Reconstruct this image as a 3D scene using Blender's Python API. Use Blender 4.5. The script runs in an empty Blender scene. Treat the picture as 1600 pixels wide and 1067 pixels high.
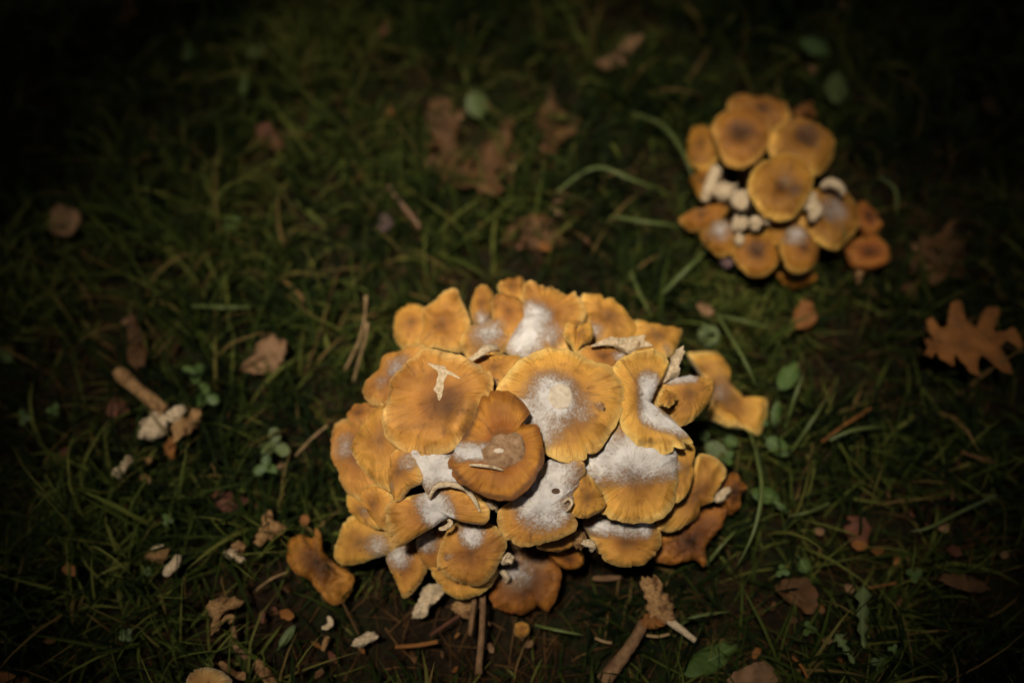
import bpy, bmesh, math, random
import numpy as np
from mathutils import Vector, noise

R = math.radians
rng = random.Random(7)
nrg = np.random.default_rng(11)
scene = bpy.context.scene
COL = scene.collection

# ------------------------------------------------------------------ camera
PITCH, DIST, LENS = 62.0, 0.86, 35.0
cam_d = bpy.data.cameras.new('camera')
cam = bpy.data.objects.new('camera', cam_d)
COL.objects.link(cam)
cam.location = (0.0, -DIST * math.cos(R(PITCH)), DIST * math.sin(R(PITCH)))
cam.rotation_euler = (R(90 - PITCH), 0, 0)
cam_d.lens = LENS
cam_d.sensor_width = 36.0
cam_d.clip_start = 0.01
cam_d.clip_end = 500
scene.camera = cam
CP = Vector(cam.location)
FW = Vector((0, math.cos(R(PITCH)), -math.sin(R(PITCH))))
UP = Vector((0, math.sin(R(PITCH)), math.cos(R(PITCH))))
FPX = 1600 * LENS / 36.0


def ray(px, py):
    return FW + Vector((1, 0, 0)) * ((px - 800) / FPX) - UP * ((py - 533.5) / FPX)


def at(px, py, z):
    d = ray(px, py)
    return CP + d * ((z - CP.z) / d.z)


def onplane(px, py, P, n):
    d = ray(px, py)
    return CP + d * ((P - CP).dot(n) / d.dot(n))


cam_d.dof.use_dof = True
cam_d.dof.focus_distance = (at(800, 660, 0.145) - CP).dot(FW)
cam_d.dof.aperture_fstop = 1.65

# ------------------------------------------------------------------ light
SUN_EL, SUN_AZ = 77.0, 225.0          # bright patch of sky almost overhead
wd = bpy.data.worlds.new('World')
scene.world = wd
wd.use_nodes = True
wn = wd.node_tree.nodes
sky = wn.new('ShaderNodeTexSky')
sky.sky_type = 'NISHITA'
sky.sun_disc = False
sky.sun_elevation = R(SUN_EL)
sky.sun_rotation = R(SUN_AZ)
sky.dust_density = 6.0
sky.ozone_density = 0.2
sky.air_density = 0.7
wn['Background'].inputs['Strength'].default_value = 0.05
wd.node_tree.links.new(sky.outputs[0], wn['Background'].inputs['Color'])
SD = Vector((math.sin(R(SUN_AZ)) * math.cos(R(SUN_EL)), math.cos(R(SUN_AZ)) * math.cos(R(SUN_EL)), math.sin(R(SUN_EL))))
sl = bpy.data.lights.new('sun', 'SUN')
sl.energy = 1.5
sl.angle = R(10.5)
sl.color = (1.0, 0.92, 0.78)
sun = bpy.data.objects.new('sun', sl)
COL.objects.link(sun)
sun.rotation_euler = SD.to_track_quat('Z', 'Y').to_euler()
sun.location = SD * 8

scene.view_settings.view_transform = 'Standard'
scene.view_settings.look = 'None'
scene.view_settings.gamma = 1.0
scene.view_settings.exposure = 3.1
scene.cycles.max_bounces = 4
scene.cycles.use_denoising = True


# ------------------------------------------------------------------ materials
def new_mat(name):
    m = bpy.data.materials.new(name)
    m.use_nodes = True
    return m, m.node_tree.nodes, m.node_tree.links, m.node_tree.nodes['Principled BSDF']


def N(nt, t, **kw):
    n = nt.new(t)
    for k, v in kw.items():
        setattr(n, k, v)
    return n


def math_node(ns, ls, op, a, b=None, clamp=False):
    n = ns.new('ShaderNodeMath')
    n.operation = op
    n.use_clamp = clamp
    for i, v in enumerate((a, b)):
        if v is None:
            continue
        if isinstance(v, (int, float)):
            n.inputs[i].default_value = v
        else:
            ls.new(v, n.inputs[i])
    return n.outputs[0]


def mix_col(ns, ls, fac, a, b, mode='MIX'):
    n = ns.new('ShaderNodeMix')
    n.data_type = 'RGBA'
    n.blend_type = mode
    for sock, v in ((n.inputs[0], fac), (n.inputs[6], a), (n.inputs[7], b)):
        if isinstance(v, (int, float)):
            sock.default_value = v
        elif isinstance(v, tuple):
            sock.default_value = (*v, 1)
        else:
            ls.new(v, sock)
    return n.outputs[2]


def ramp(ns, ls, fac, stops):
    n = ns.new('ShaderNodeValToRGB')
    e = n.color_ramp.elements
    while len(e) < len(stops):
        e.new(0.5)
    for el, (p, c) in zip(e, stops):
        el.position = p
        el.color = (*c, 1) if isinstance(c, tuple) else (c, c, c, 1)
    ls.new(fac, n.inputs[0])
    return n.outputs[0]


def smooth(ns, ls, v, lo, hi):
    n = ns.new('ShaderNodeMapRange')
    n.interpolation_type = 'SMOOTHSTEP'
    n.inputs[1].default_value = lo
    n.inputs[2].default_value = hi
    ls.new(v, n.inputs[0])
    return n.outputs[0]


def noise_tex(ns, ls, vec, scale, detail=4, rough=0.55):
    n = ns.new('ShaderNodeTexNoise')
    n.inputs['Scale'].default_value = scale
    n.inputs['Detail'].default_value = detail
    n.inputs['Roughness'].default_value = rough
    if vec is not None:
        ls.new(vec, n.inputs['Vector'])
    return n.outputs[0]


def attr(ns, name, vec=False):
    n = ns.new('ShaderNodeAttribute')
    n.attribute_name = name
    return n.outputs['Vector' if vec else 'Fac']


def cap_material(name, c_mid, c_rim, c_core, c_edge, rough=0.55, core_r=0.30):
    m, ns, ls, b = new_mat(name)
    tc = ns.new('ShaderNodeTexCoord').outputs['Object']
    oi = ns.new('ShaderNodeObjectInfo').outputs['Random']
    rad, dust, torn, dark = (attr(ns, k) for k in ('rad', 'dust', 'torn', 'dark'))
    spoke = attr(ns, 'spoke', True)
    # colour by distance from the middle, unsettled by noise
    n1 = noise_tex(ns, ls, tc, 55, 4)
    rr = math_node(ns, ls, 'ADD', rad, math_node(ns, ls, 'MULTIPLY', math_node(ns, ls, 'SUBTRACT', n1, 0.5), 0.34))
    base = ramp(ns, ls, rr, [(0.05, c_core), (core_r + 0.14, c_mid), (0.82, c_rim), (0.95, c_edge)])
    # radial fibres
    st = noise_tex(ns, ls, spoke, 1.0, 5, 0.62)
    stm = ramp(ns, ls, st, [(0.34, (0.55, 0.42, 0.30)), (0.46, (0.93, 0.91, 0.88)), (0.68, (1.12, 1.12, 1.12))])
    outer = smooth(ns, ls, rad, 0.45, 0.95)
    base = mix_col(ns, ls, math_node(ns, ls, 'ADD', 0.10, math_node(ns, ls, 'MULTIPLY', outer, 0.75)), base, stm, 'MULTIPLY')
    # broad soft mottling
    mo = noise_tex(ns, ls, tc, 30, 3, 0.6)
    base = mix_col(ns, ls, 0.75, base, ramp(ns, ls, mo, [(0.34, (0.46, 0.37, 0.28)), (0.49, (0.95, 0.94, 0.92)), (0.66, (1.28, 1.3, 1.3))]), 'MULTIPLY')
    lip = smooth(ns, ls, rad, 0.935, 0.99)  # pale rim and its edge highlight, painted into the colour
    base = mix_col(ns, ls, math_node(ns, ls, 'MULTIPLY', lip, 0.75), base, c_edge)
    # rusty blotches
    bl = noise_tex(ns, ls, tc, 95, 5, 0.65)
    blm = smooth(ns, ls, bl, 0.54, 0.72)
    base = mix_col(ns, ls, math_node(ns, ls, 'MULTIPLY', blm, 0.6), base, (0.23, 0.085, 0.014))
    sp = noise_tex(ns, ls, tc, 700, 2)
    base = mix_col(ns, ls, math_node(ns, ls, 'MULTIPLY', smooth(ns, ls, sp, 0.62, 0.74), 0.35), base, (0.16, 0.06, 0.015))
    # each cap a little different
    hv = ns.new('ShaderNodeHueSaturation')
    ls.new(base, hv.inputs['Color'])
    ls.new(math_node(ns, ls, 'ADD', 0.86, math_node(ns, ls, 'MULTIPLY', oi, 0.26)), hv.inputs['Value'])
    ls.new(math_node(ns, ls, 'ADD', 0.492, math_node(ns, ls, 'MULTIPLY', oi, 0.014)), hv.inputs['Hue'])
    base = hv.outputs[0]
    # brown stains, and fold and underside shade painted on some caps
    dn = math_node(ns, ls, 'ADD', dark, math_node(ns, ls, 'MULTIPLY', math_node(ns, ls, 'SUBTRACT', bl, 0.5), 0.9))
    base = mix_col(ns, ls, math_node(ns, ls, 'MULTIPLY', smooth(ns, ls, dn, 0.2, 0.95), 0.85), base, (0.085, 0.040, 0.018))
    # tan grime round the dusted places
    base = mix_col(ns, ls, math_node(ns, ls, 'MULTIPLY', smooth(ns, ls, dust, 0.01, 0.4), 0.6), base, (0.25, 0.135, 0.062))
    # pale spore dust
    f1 = noise_tex(ns, ls, tc, 520, 7, 0.75)
    f2 = noise_tex(ns, ls, tc, 95, 5, 0.65)
    dd = math_node(ns, ls, 'ADD', dust, math_node(ns, ls, 'MULTIPLY', math_node(ns, ls, 'SUBTRACT', f1, 0.5), 1.7))
    dd = math_node(ns, ls, 'ADD', dd, math_node(ns, ls, 'MULTIPLY', math_node(ns, ls, 'SUBTRACT', f2, 0.5), 0.75))
    dd = math_node(ns, ls, 'ADD', dd, math_node(ns, ls, 'MULTIPLY', math_node(ns, ls, 'SUBTRACT', st, 0.5), 0.5))
    on = smooth(ns, ls, dust, 0.02, 0.30)
    dm = math_node(ns, ls, 'MULTIPLY', smooth(ns, ls, dd, 0.20, 0.92), on)
    dcol = mix_col(ns, ls, smooth(ns, ls, f2, 0.3, 0.7), (0.52, 0.49, 0.465), (0.72, 0.69, 0.66))
    base = mix_col(ns, ls, math_node(ns, ls, 'MULTIPLY', dm, 0.84), base, dcol)
    # broken flesh
    tm = smooth(ns, ls, torn, 0.35, 0.7)
    base = mix_col(ns, ls, tm, base, mix_col(ns, ls, f1, (0.46, 0.31, 0.17), (0.68, 0.54, 0.38)))
    ls.new(base, b.inputs['Base Color'])
    ls.new(math_node(ns, ls, 'ADD', rough, math_node(ns, ls, 'MULTIPLY', dm, 0.4)), b.inputs['Roughness'])
    b.inputs['Specular IOR Level'].default_value = 0.28
    b.inputs['Subsurface Weight'].default_value = 0.12
    b.inputs['Subsurface Radius'].default_value = (0.006, 0.003, 0.001)
    b.inputs['Subsurface Scale'].default_value = 1.0
    h = math_node(ns, ls, 'ADD', math_node(ns, ls, 'MULTIPLY', st, 0.9), math_node(ns, ls, 'MULTIPLY', f1, 0.55))
    h = math_node(ns, ls, 'ADD', h, math_node(ns, ls, 'MULTIPLY', dm, 0.5))
    bp = ns.new('ShaderNodeBump')
    bp.inputs['Strength'].default_value = 0.8
    bp.inputs['Distance'].default_value = 0.0016
    ls.new(h, bp.inputs['Height'])
    ls.new(bp.outputs[0], b.inputs['Normal'])
    return m


def plain_material(name, c0, c1, scale=200, rough=0.7, bump=0.4, spec=0.25, dist=0.0008, rand=0.25, trans=0.0):
    m, ns, ls, b = new_mat(name)
    tc = ns.new('ShaderNodeTexCoord').outputs['Object']
    oi = ns.new('ShaderNodeObjectInfo').outputs['Random']
    n1 = noise_tex(ns, ls, tc, scale, 5, 0.62)
    c = ramp(ns, ls, n1, [(0.32, c0), (0.68, c1)])
    hv = ns.new('ShaderNodeHueSaturation')
    ls.new(c, hv.inputs['Color'])
    ls.new(math_node(ns, ls, 'ADD', 1 - rand / 2, math_node(ns, ls, 'MULTIPLY', oi, rand)), hv.inputs['Value'])
    ls.new(hv.outputs[0], b.inputs['Base Color'])
    b.inputs['Roughness'].default_value = rough
    b.inputs['Specular IOR Level'].default_value = spec
    bp = ns.new('ShaderNodeBump')
    bp.inputs['Strength'].default_value = bump
    bp.inputs['Distance'].default_value = dist
    ls.new(n1, bp.inputs['Height'])
    ls.new(bp.outputs[0], b.inputs['Normal'])
    return m


def blade_material(name, stops, rough=0.5):
    m, ns, ls, b = new_mat(name)
    tone = attr(ns, 'tone')
    ls.new(ramp(ns, ls, tone, stops), b.inputs['Base Color'])
    b.inputs['Roughness'].default_value = 0.7
    b.inputs['Specular IOR Level'].default_value = 0.08
    tr = ns.new('ShaderNodeBsdfTranslucent')
    ls.new(ramp(ns, ls, tone, stops), tr.inputs['Color'])
    mx = ns.new('ShaderNodeMixShader')
    mx.inputs[0].default_value = 0.25
    ls.new(b.outputs[0], mx.inputs[1])
    ls.new(tr.outputs[0], mx.inputs[2])
    ls.new(mx.outputs[0], ns['Material Output'].inputs[0])
    return m


MAT = {}
MAT['cap'] = cap_material('honey_cap', (0.37, 0.158, 0.027), (0.57, 0.285, 0.052), (0.25, 0.115, 0.036), (0.74, 0.46, 0.14), 0.46, 0.2)
MAT['cap_old'] = cap_material('aged_orange_cap', (0.27, 0.088, 0.011), (0.43, 0.180, 0.022), (0.085, 0.038, 0.014), (0.26, 0.095, 0.014), 0.42)
MAT['cap_rot'] = cap_material('rotting_brown_cap', (0.18, 0.066, 0.011), (0.37, 0.155, 0.021), (0.05, 0.022, 0.009), (0.30, 0.12, 0.022), 0.45)
MAT['cap_pale'] = cap_material('pale_cream_cap', (0.50, 0.27, 0.075), (0.60, 0.37, 0.13), (0.40, 0.20, 0.05), (0.74, 0.55, 0.30), 0.55)
MAT['cap_young'] = cap_material('young_tawny_cap', (0.25, 0.100, 0.012), (0.33, 0.140, 0.015), (0.10, 0.042, 0.014), (0.60, 0.33, 0.075), 0.36, 0.2)
def flesh_material(name, dirt, c0, c1, clean=0.5):
    m, ns, ls, b = new_mat(name)
    tc = ns.new('ShaderNodeTexCoord').outputs['Object']
    fine = noise_tex(ns, ls, tc, 420, 6, 0.7)
    big = noise_tex(ns, ls, tc, 110, 5, 0.65)
    c = mix_col(ns, ls, smooth(ns, ls, fine, 0.35, 0.65), c0, c1)
    c = mix_col(ns, ls, smooth(ns, ls, big, clean, clean + 0.15), c, dirt)
    ls.new(c, b.inputs['Base Color'])
    b.inputs['Roughness'].default_value = 0.8
    b.inputs['Specular IOR Level'].default_value = 0.15
    bp = ns.new('ShaderNodeBump')
    bp.inputs['Strength'].default_value = 0.9
    bp.inputs['Distance'].default_value = 0.002
    ls.new(math_node(ns, ls, 'ADD', fine, big), bp.inputs['Height'])
    ls.new(bp.outputs[0], b.inputs['Normal'])
    return m


MAT['flesh'] = flesh_material('cream_flesh', (0.19, 0.10, 0.035), (0.42, 0.30, 0.17), (0.66, 0.52, 0.35), 0.60)
MAT['flesh_brown'] = flesh_material('tan_flesh', (0.09, 0.040, 0.014), (0.19, 0.095, 0.036), (0.40, 0.235, 0.10))
MAT['gill'] = plain_material('gill_cream', (0.33, 0.20, 0.10), (0.50, 0.34, 0.19), 300, 0.85)
MAT['stem'] = plain_material('stem_fibre', (0.085, 0.042, 0.018), (0.22, 0.12, 0.055), 180, 0.8)
MAT['disc'] = plain_material('dry_brown_disc', (0.15, 0.075, 0.032), (0.33, 0.20, 0.11), 240, 0.85, 0.8)
MAT['umbo'] = plain_material('pale_umbo', (0.42, 0.33, 0.24), (0.58, 0.49, 0.38), 300, 0.85, 0.6)
MAT['hole'] = plain_material('rotted_hole', (0.03, 0.016, 0.008), (0.10, 0.055, 0.028), 300, 0.9)
MAT['leaf_brown'] = plain_material('dead_leaf_brown', (0.040, 0.018, 0.006), (0.105, 0.048, 0.015), 90, 0.7, 0.6, 0.2, 0.0015)
MAT['leaf_orange'] = plain_material('dead_leaf_russet', (0.10, 0.036, 0.008), (0.235, 0.092, 0.020), 45, 0.7, 0.6, 0.2, 0.0015)
MAT['leaf_tan'] = plain_material('dead_leaf_tan', (0.10, 0.052, 0.024), (0.21, 0.115, 0.055), 80, 0.7, 0.6, 0.2, 0.0015)
MAT['leaf_red'] = plain_material('dead_leaf_red', (0.06, 0.02, 0.010), (0.12, 0.040, 0.016), 90, 0.7, 0.6)
MAT['leaf_mauve'] = plain_material('dead_leaf_mauve', (0.08, 0.045, 0.042), (0.14, 0.085, 0.08), 90, 0.7, 0.6)
MAT['vein'] = plain_material('leaf_vein', (0.06, 0.026, 0.010), (0.12, 0.055, 0.022), 200, 0.7)
MAT['green'] = plain_material('green_leaf', (0.030, 0.056, 0.010), (0.062, 0.100, 0.020), 130, 0.5, 0.4, 0.3)
MAT['green_pale'] = plain_material('pale_green_leaf', (0.046, 0.064, 0.015), (0.082, 0.102, 0.030), 130, 0.55, 0.4, 0.3)
MAT['green_vein'] = plain_material('green_leaf_vein', (0.08, 0.12, 0.035), (0.13, 0.17, 0.06), 200, 0.6)
MAT['straw'] = plain_material('straw', (0.13, 0.075, 0.03), (0.30, 0.19, 0.09), 150, 0.7)
MAT['twig'] = plain_material('twig_bark', (0.075, 0.040, 0.022), (0.18, 0.10, 0.055), 220, 0.85, 0.7)
MAT['bark'] = plain_material('added_oak_bark', (0.05, 0.035, 0.022), (0.13, 0.095, 0.065), 24, 0.9, 1.0, 0.2, 0.01)
MAT['added_oak_foliage'] = plain_material('added_oak_foliage', (0.03, 0.03, 0.008), (0.07, 0.05, 0.013), 5, 0.6)
MAT['grass'] = blade_material('grass_blades', [(0.0, (0.003, 0.007, 0.0015)), (0.36, (0.012, 0.021, 0.003)), (0.60, (0.040, 0.055, 0.008)),
                                               (0.78, (0.100, 0.112, 0.022)), (0.88, (0.112, 0.078, 0.024)), (1.0, (0.16, 0.092, 0.032))])
MAT['thatch'] = blade_material('dry_thatch', [(0.0, (0.014, 0.007, 0.003)), (0.5, (0.058, 0.027, 0.009)), (1.0, (0.15, 0.075, 0.026))], 0.75)
MAT['blade_one'] = plain_material('broad_grass_blade', (0.050, 0.068, 0.013), (0.088, 0.108, 0.028), 60, 0.45, 0.3, 0.35)


def soil_material():
    m, ns, ls, b = new_mat('soil')
    tc = ns.new('ShaderNodeTexCoord').outputs['Object']
    a = noise_tex(ns, ls, tc, 9, 6, 0.65)
    c = noise_tex(ns, ls, tc, 120, 6, 0.7)
    col = mix_col(ns, ls, smooth(ns, ls, a, 0.42, 0.62), (0.011, 0.007, 0.004), (0.010, 0.014, 0.004))
    col = mix_col(ns, ls, smooth(ns, ls, c, 0.45, 0.75), col, (0.030, 0.018, 0.008))
    ls.new(col, b.inputs['Base Color'])
    b.inputs['Roughness'].default_value = 0.95
    b.inputs['Specular IOR Level'].default_value = 0.1
    bp = ns.new('ShaderNodeBump')
    bp.inputs['Strength'].default_value = 0.9
    bp.inputs['Distance'].default_value = 0.006
    ls.new(c, bp.inputs['Height'])
    ls.new(bp.outputs[0], b.inputs['Normal'])
    return m


MAT['soil'] = soil_material()


# ------------------------------------------------------------------ object helpers
def tag(o, label=None, cat=None, group=None, kind=None):
    if label:
        o['label'] = label
    if cat:
        o['category'] = cat
    if group:
        o['group'] = group
    if kind:
        o['kind'] = kind
    return o


def thing(name, label, cat, loc, group=None):
    o = bpy.data.objects.new(name, None)
    o.empty_display_size = 0.02
    COL.objects.link(o)
    o.location = loc
    return tag(o, label, cat, group)


def mesh_obj(name, verts, faces, mat, parent=None, origin=None, attrs=None, smooth_shade=True):
    """ONE mesh object; verts are world coordinates, stored relative to the origin."""
    v = np.array([tuple(p) for p in verts], dtype=np.float64)
    o0 = Vector(parent.location) if parent is not None and origin is None else Vector(origin if origin is not None else (0, 0, 0))
    v = v - np.array(tuple(o0))
    me = bpy.data.meshes.new(name)
    me.from_pydata(v.tolist(), [], faces)
    if smooth_shade:
        me.polygons.foreach_set('use_smooth', np.ones(len(me.polygons), dtype=bool))
    if attrs:
        for k, vals in attrs.items():
            vals = np.asarray(vals, dtype=np.float32)
            if vals.ndim == 2:
                at_ = me.attributes.new(k, 'FLOAT_VECTOR', 'POINT')
                at_.data.foreach_set('vector', vals.ravel())
            else:
                at_ = me.attributes.new(k, 'FLOAT', 'POINT')
                at_.data.foreach_set('value', vals)
    me.materials.append(mat)
    me.update()
    ob = bpy.data.objects.new(name, me)
    COL.objects.link(ob)
    if parent is not None:
        ob.parent = parent
    else:
        ob.location = o0
    return ob


def child_of(ob, parent_world_loc):
    return ob


def spline(pts, n):
    """closed Catmull-Rom through pts, n points equally spaced along it"""
    P = np.array(pts, dtype=float)
    k = len(P)
    out = []
    for i in range(k):
        p0, p1, p2, p3 = P[(i - 1) % k], P[i], P[(i + 1) % k], P[(i + 2) % k]
        for t in np.linspace(0, 1, 12, endpoint=False):
            out.append(0.5 * (2 * p1 + (p2 - p0) * t + (2 * p0 - 5 * p1 + 4 * p2 - p3) * t * t + (3 * p1 - p0 - 3 * p2 + p3) * t ** 3))
    out = np.array(out)
    d = np.r_[0, np.cumsum(np.linalg.norm(np.diff(np.vstack([out, out[:1]]), axis=0), axis=1))]
    s = np.linspace(0, d[-1], n, endpoint=False)
    o2 = np.vstack([out, out[:1]])
    return np.stack([np.interp(s, d, o2[:, 0]), np.interp(s, d, o2[:, 1])], axis=1)


def seg_dist(U, V, a, b):
    ab = np.array(b) - np.array(a)
    L = max(1e-12, ab.dot(ab))
    t = np.clip(((U - a[0]) * ab[0] + (V - a[1]) * ab[1]) / L, 0, 1)
    return np.hypot(U - a[0] - t * ab[0], V - a[1] - t * ab[1])


def tube(path, radii, seg=10, flat=1.0, wob=0.0, seed=0):
    """closed tube along a path; returns verts, faces"""
    rr = random.Random(seed)
    P = [Vector(p) for p in path]
    vs, fs = [], []
    prev = None
    for i, p in enumerate(P):
        t = (P[min(i + 1, len(P) - 1)] - P[max(i - 1, 0)]).normalized()
        a = prev if prev is not None else (Vector((0, 0, 1)) if abs(t.z) < 0.9 else Vector((1, 0, 0)))
        a = (a - t * a.dot(t)).normalized()
        prev = a
        b = t.cross(a)
        for k in range(seg):
            th = 2 * math.pi * k / seg
            r = radii[i] * (1 + wob * (rr.random() - 0.5))
            vs.append(p + a * math.cos(th) * r * flat + b * math.sin(th) * r)
    n = len(P)
    for i in range(n - 1):
        for k in range(seg):
            k2 = (k + 1) % seg
            fs.append((i * seg + k, i * seg + k2, (i + 1) * seg + k2, (i + 1) * seg + k))
    fs.append(tuple(range(seg - 1, -1, -1)))
    fs.append(tuple((n - 1) * seg + k for k in range(seg)))
    return vs, fs


def bez(p0, p1, p2, p3, n):
    out = []
    for i in range(n):
        t = i / (n - 1)
        out.append(p0 * (1 - t) ** 3 + p1 * 3 * t * (1 - t) ** 2 + p2 * 3 * t * t * (1 - t) + p3 * t ** 3)
    return out


def ragged(out, seed):
    """small crinkles and a few splits in a cap's edge"""
    rr = random.Random(seed * 31 + 5)
    n = len(out)
    f = np.ones(n)
    a = np.arange(n) / n * 2 * math.pi
    for k in (7, 11, 16, 23, 31):
        f += rr.uniform(0.1, 1) * 0.0075 * np.sin(k * a + rr.uniform(0, 6.28))
    f += np.array([rr.uniform(-1, 1) for _ in range(n)]) * 0.004
    for _ in range(rr.randint(1, 4)):
        j = rr.randrange(n)
        d = rr.uniform(0.03, 0.10)
        f[j] -= d
        f[(j + 1) % n] -= d * 0.35
    return out * f[:, None]


class Cap:
    """A cap (or a piece of one) with its own place, tilt, outline, thickness and relief."""
    NA, NR = 112, 24

    def __init__(s, outline, c, z, tilt, H=6.0, dep=0.0, p=2.6, dust=(), dark=(), torn=(), bumps=(), wav=2.0, seed=1,
                 rim=1.9, thick=6.0, ridges=0.35, fold=1.7, crumple=0.55, droop=3.0):
        P = at(c[0], c[1], z / 100.0)
        tx, ty = tilt
        n = Vector((math.tan(R(tx)), math.tan(R(ty)), 1)).normalized()
        s.P, s.n = P, n
        s.u = (Vector((1, 0, 0)) - n * n.x).normalized()
        s.v = n.cross(s.u)
        pts = [s.loc(*q) for q in outline]
        if sum(pts[i][0] * pts[(i + 1) % len(pts)][1] - pts[(i + 1) % len(pts)][0] * pts[i][1] for i in range(len(pts))) < 0:
            pts = pts[::-1]
        s.out = ragged(spline(pts, s.NA), seed)
        s.R0 = float(np.mean(np.hypot(s.out[:, 0], s.out[:, 1])))
        s.mpp = (P - CP).dot(FW) / FPX          # metres per photo pixel here
        s.H, s.dep, s.p = H / 1000, dep / 1000, p
        rr = random.Random(seed * 7919 + 13)
        s.ph = [(k, rr.uniform(0, 6.28), rr.uniform(0.3, 1.0) / (0.6 + 0.25 * k)) for k in range(2, 10)]
        s.fine = [(k, rr.uniform(0, 6.28), rr.uniform(0.2, 1.0)) for k in (17, 23, 29, 37, 43)]
        s.fold, s.crumple, s.droop = fold, crumple, droop / 1000
        s.wav, s.rid = wav / 1000, 1.7 * ridges / 1000
        s.dust, s.dark, s.torn, s.bumps = dust, dark, torn, bumps
        s.rim, s.thick, s.seed = rim / 1000, thick / 1000, seed

    def loc(s, px, py):
        q = onplane(px, py, s.P, s.n) - s.P
        return (q.dot(s.u), q.dot(s.v))

    def world(s, U, V, W):
        return [s.P + s.u * float(a) + s.v * float(b) + s.n * float(c) for a, b, c in zip(U, V, W)]

    def spots(s, lst, U, V):
        o = np.zeros_like(U)
        for q in lst:
            a = s.loc(q[0], q[1])
            if len(q) >= 5:
                d = seg_dist(U, V, a, s.loc(q[2], q[3]))
                r, st = q[4] * s.mpp, (q[5] if len(q) > 5 else 1.0)
            else:
                d = np.hypot(U - a[0], V - a[1])
                r, st = q[2] * s.mpp, (q[3] if len(q) > 3 else 1.0)
            o = np.maximum(o, st * np.clip(1.0 - 0.5 * (d / r) ** 1.6, 0, 1))
        return o

    def streaks(s, U, V):
        """weathered brown streaks and specks of this cap's own"""
        rr = random.Random(s.seed * 77 + 1)
        o = np.zeros_like(U)
        if not s.fold:
            return o
        for _ in range(rr.randint(4, 8)):
            j = rr.randrange(s.NA)
            a, b = rr.uniform(0.3, 0.8), rr.uniform(0.85, 1.0)
            q = s.out[j]
            q2 = s.out[(j + rr.randint(-3, 3)) % s.NA]
            d = seg_dist(U, V, q * a, q2 * b)
            o = np.maximum(o, rr.uniform(0.3, 0.62) * np.clip(1 - d / rr.uniform(0.0015, 0.0045), 0, 1))
        for _ in range(rr.randint(2, 6)):
            q = s.out[rr.randrange(s.NA)] * rr.uniform(0.2, 0.95)
            o = np.maximum(o, rr.uniform(0.6, 1.0) * np.clip(1.3 - np.hypot(U - q[0], V - q[1]) / rr.uniform(0.0006, 0.0016), 0, 1))
        return o

    def height(s, rad, A, U, V):
        h = s.H * (1 - rad ** s.p) - s.dep * np.exp(-(rad / 0.34) ** 2)
        h = h - s.droop * np.clip((rad - 0.72) / 0.28, 0, 1) ** 2.2
        w = sum(a * np.sin(k * A + f) for k, f, a in s.ph)
        h = h + 1.5 * s.wav * w * rad ** 2.5
        f = sum(a * np.sin(k * A + g) for k, g, a in s.fine)
        h = h + s.rid * f * np.clip((rad - 0.45) / 0.55, 0, 1) ** 2
        if s.fold:
            U1, V1 = np.atleast_1d(U), np.atleast_1d(V)
            o3 = s.seed * 5.3
            if s.crumple:
                h = h + s.crumple / 1000 * np.array([noise.noise(Vector((a * 170, b * 170, o3 + 3))) + 0.6 * noise.noise(Vector((a * 420, b * 420, o3))) for a, b in zip(U1, V1)])
            nz = np.array([noise.noise(Vector((a * 30, b * 30, o3))) * 2.3 + noise.noise(Vector((a * 75, b * 75, o3 + 9))) * 0.9 for a, b in zip(U1, V1)])
            h = h + s.fold / 1000 * nz * np.clip(rad, 0.25, 1)
        for q in s.bumps:
            a = s.loc(q[0], q[1])
            if len(q) == 6:
                d = seg_dist(U, V, a, s.loc(q[2], q[3]))
                r, mm = q[4] * s.mpp, q[5]
            else:
                d = np.hypot(U - a[0], V - a[1])
                r, mm = q[2] * s.mpp, q[3]
            h = h + mm / 1000 * np.exp(-(d / r) ** 2)
        return h

    def rad_of(s, U, V):
        ang = np.arctan2(s.out[:, 1], s.out[:, 0])
        rr = np.hypot(s.out[:, 0], s.out[:, 1])
        o = np.argsort(ang)
        R_ = np.interp(np.arctan2(V, U), ang[o], rr[o], period=2 * math.pi)
        return np.clip(np.hypot(U, V) / R_, 0, 1)

    def surf(s, pxs, lift):
        """photo points laid on the cap's top, lift metres above it"""
        q = np.array([s.loc(*p) for p in pxs])
        U, V = q[:, 0], q[:, 1]
        W = s.height(s.rad_of(U, V), np.arctan2(V, U), U, V) + lift
        return s.world(U, V, W)

    def build_cap(s, parent, mat, name='cap'):
        NA, NR = s.NA, s.NR
        ks = 1 - (1 - np.linspace(0, 1, NR + 1)[1:]) ** 1.25
        ks[-1] = 1.0
        ang = np.arctan2(s.out[:, 1], s.out[:, 0])
        U = [0.0]; V = [0.0]; RD = [0.0]; OFF = [0.0]; ANG = [0.0]; RIM = [0.0]
        rings = [(k, 0.0, 0.0) for k in ks]
        rings += [(1.004, 0.45, 1.0), (0.996, 1.0, 1.0), (0.95, 1.0, 0.4), (0.7, None, 0), (0.35, None, 0)]
        tor_rim = s.spots(s.torn, s.out[:, 0], s.out[:, 1])
        for k, d, rm in rings:
            for j in range(NA):
                U.append(s.out[j, 0] * k); V.append(s.out[j, 1] * k); RD.append(min(k, 1.0)); ANG.append(ang[j])
                edge = s.rim + 0.0035 * min(1, max(0, tor_rim[j] * 2 - 0.9)) if s.torn else s.rim
                if d is None:
                    OFF.append(edge + (s.thick - s.rim) * (1 - k))
                else:
                    OFF.append(d * edge)
                RIM.append(rm)
        U, V, RD, OFF, ANG, RIM = map(np.array, (U, V, RD, OFF, ANG, RIM))
        W = s.height(RD, ANG, U, V) - OFF
        faces = [(0, 1 + j, 1 + (j + 1) % NA) for j in range(NA)]
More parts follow.
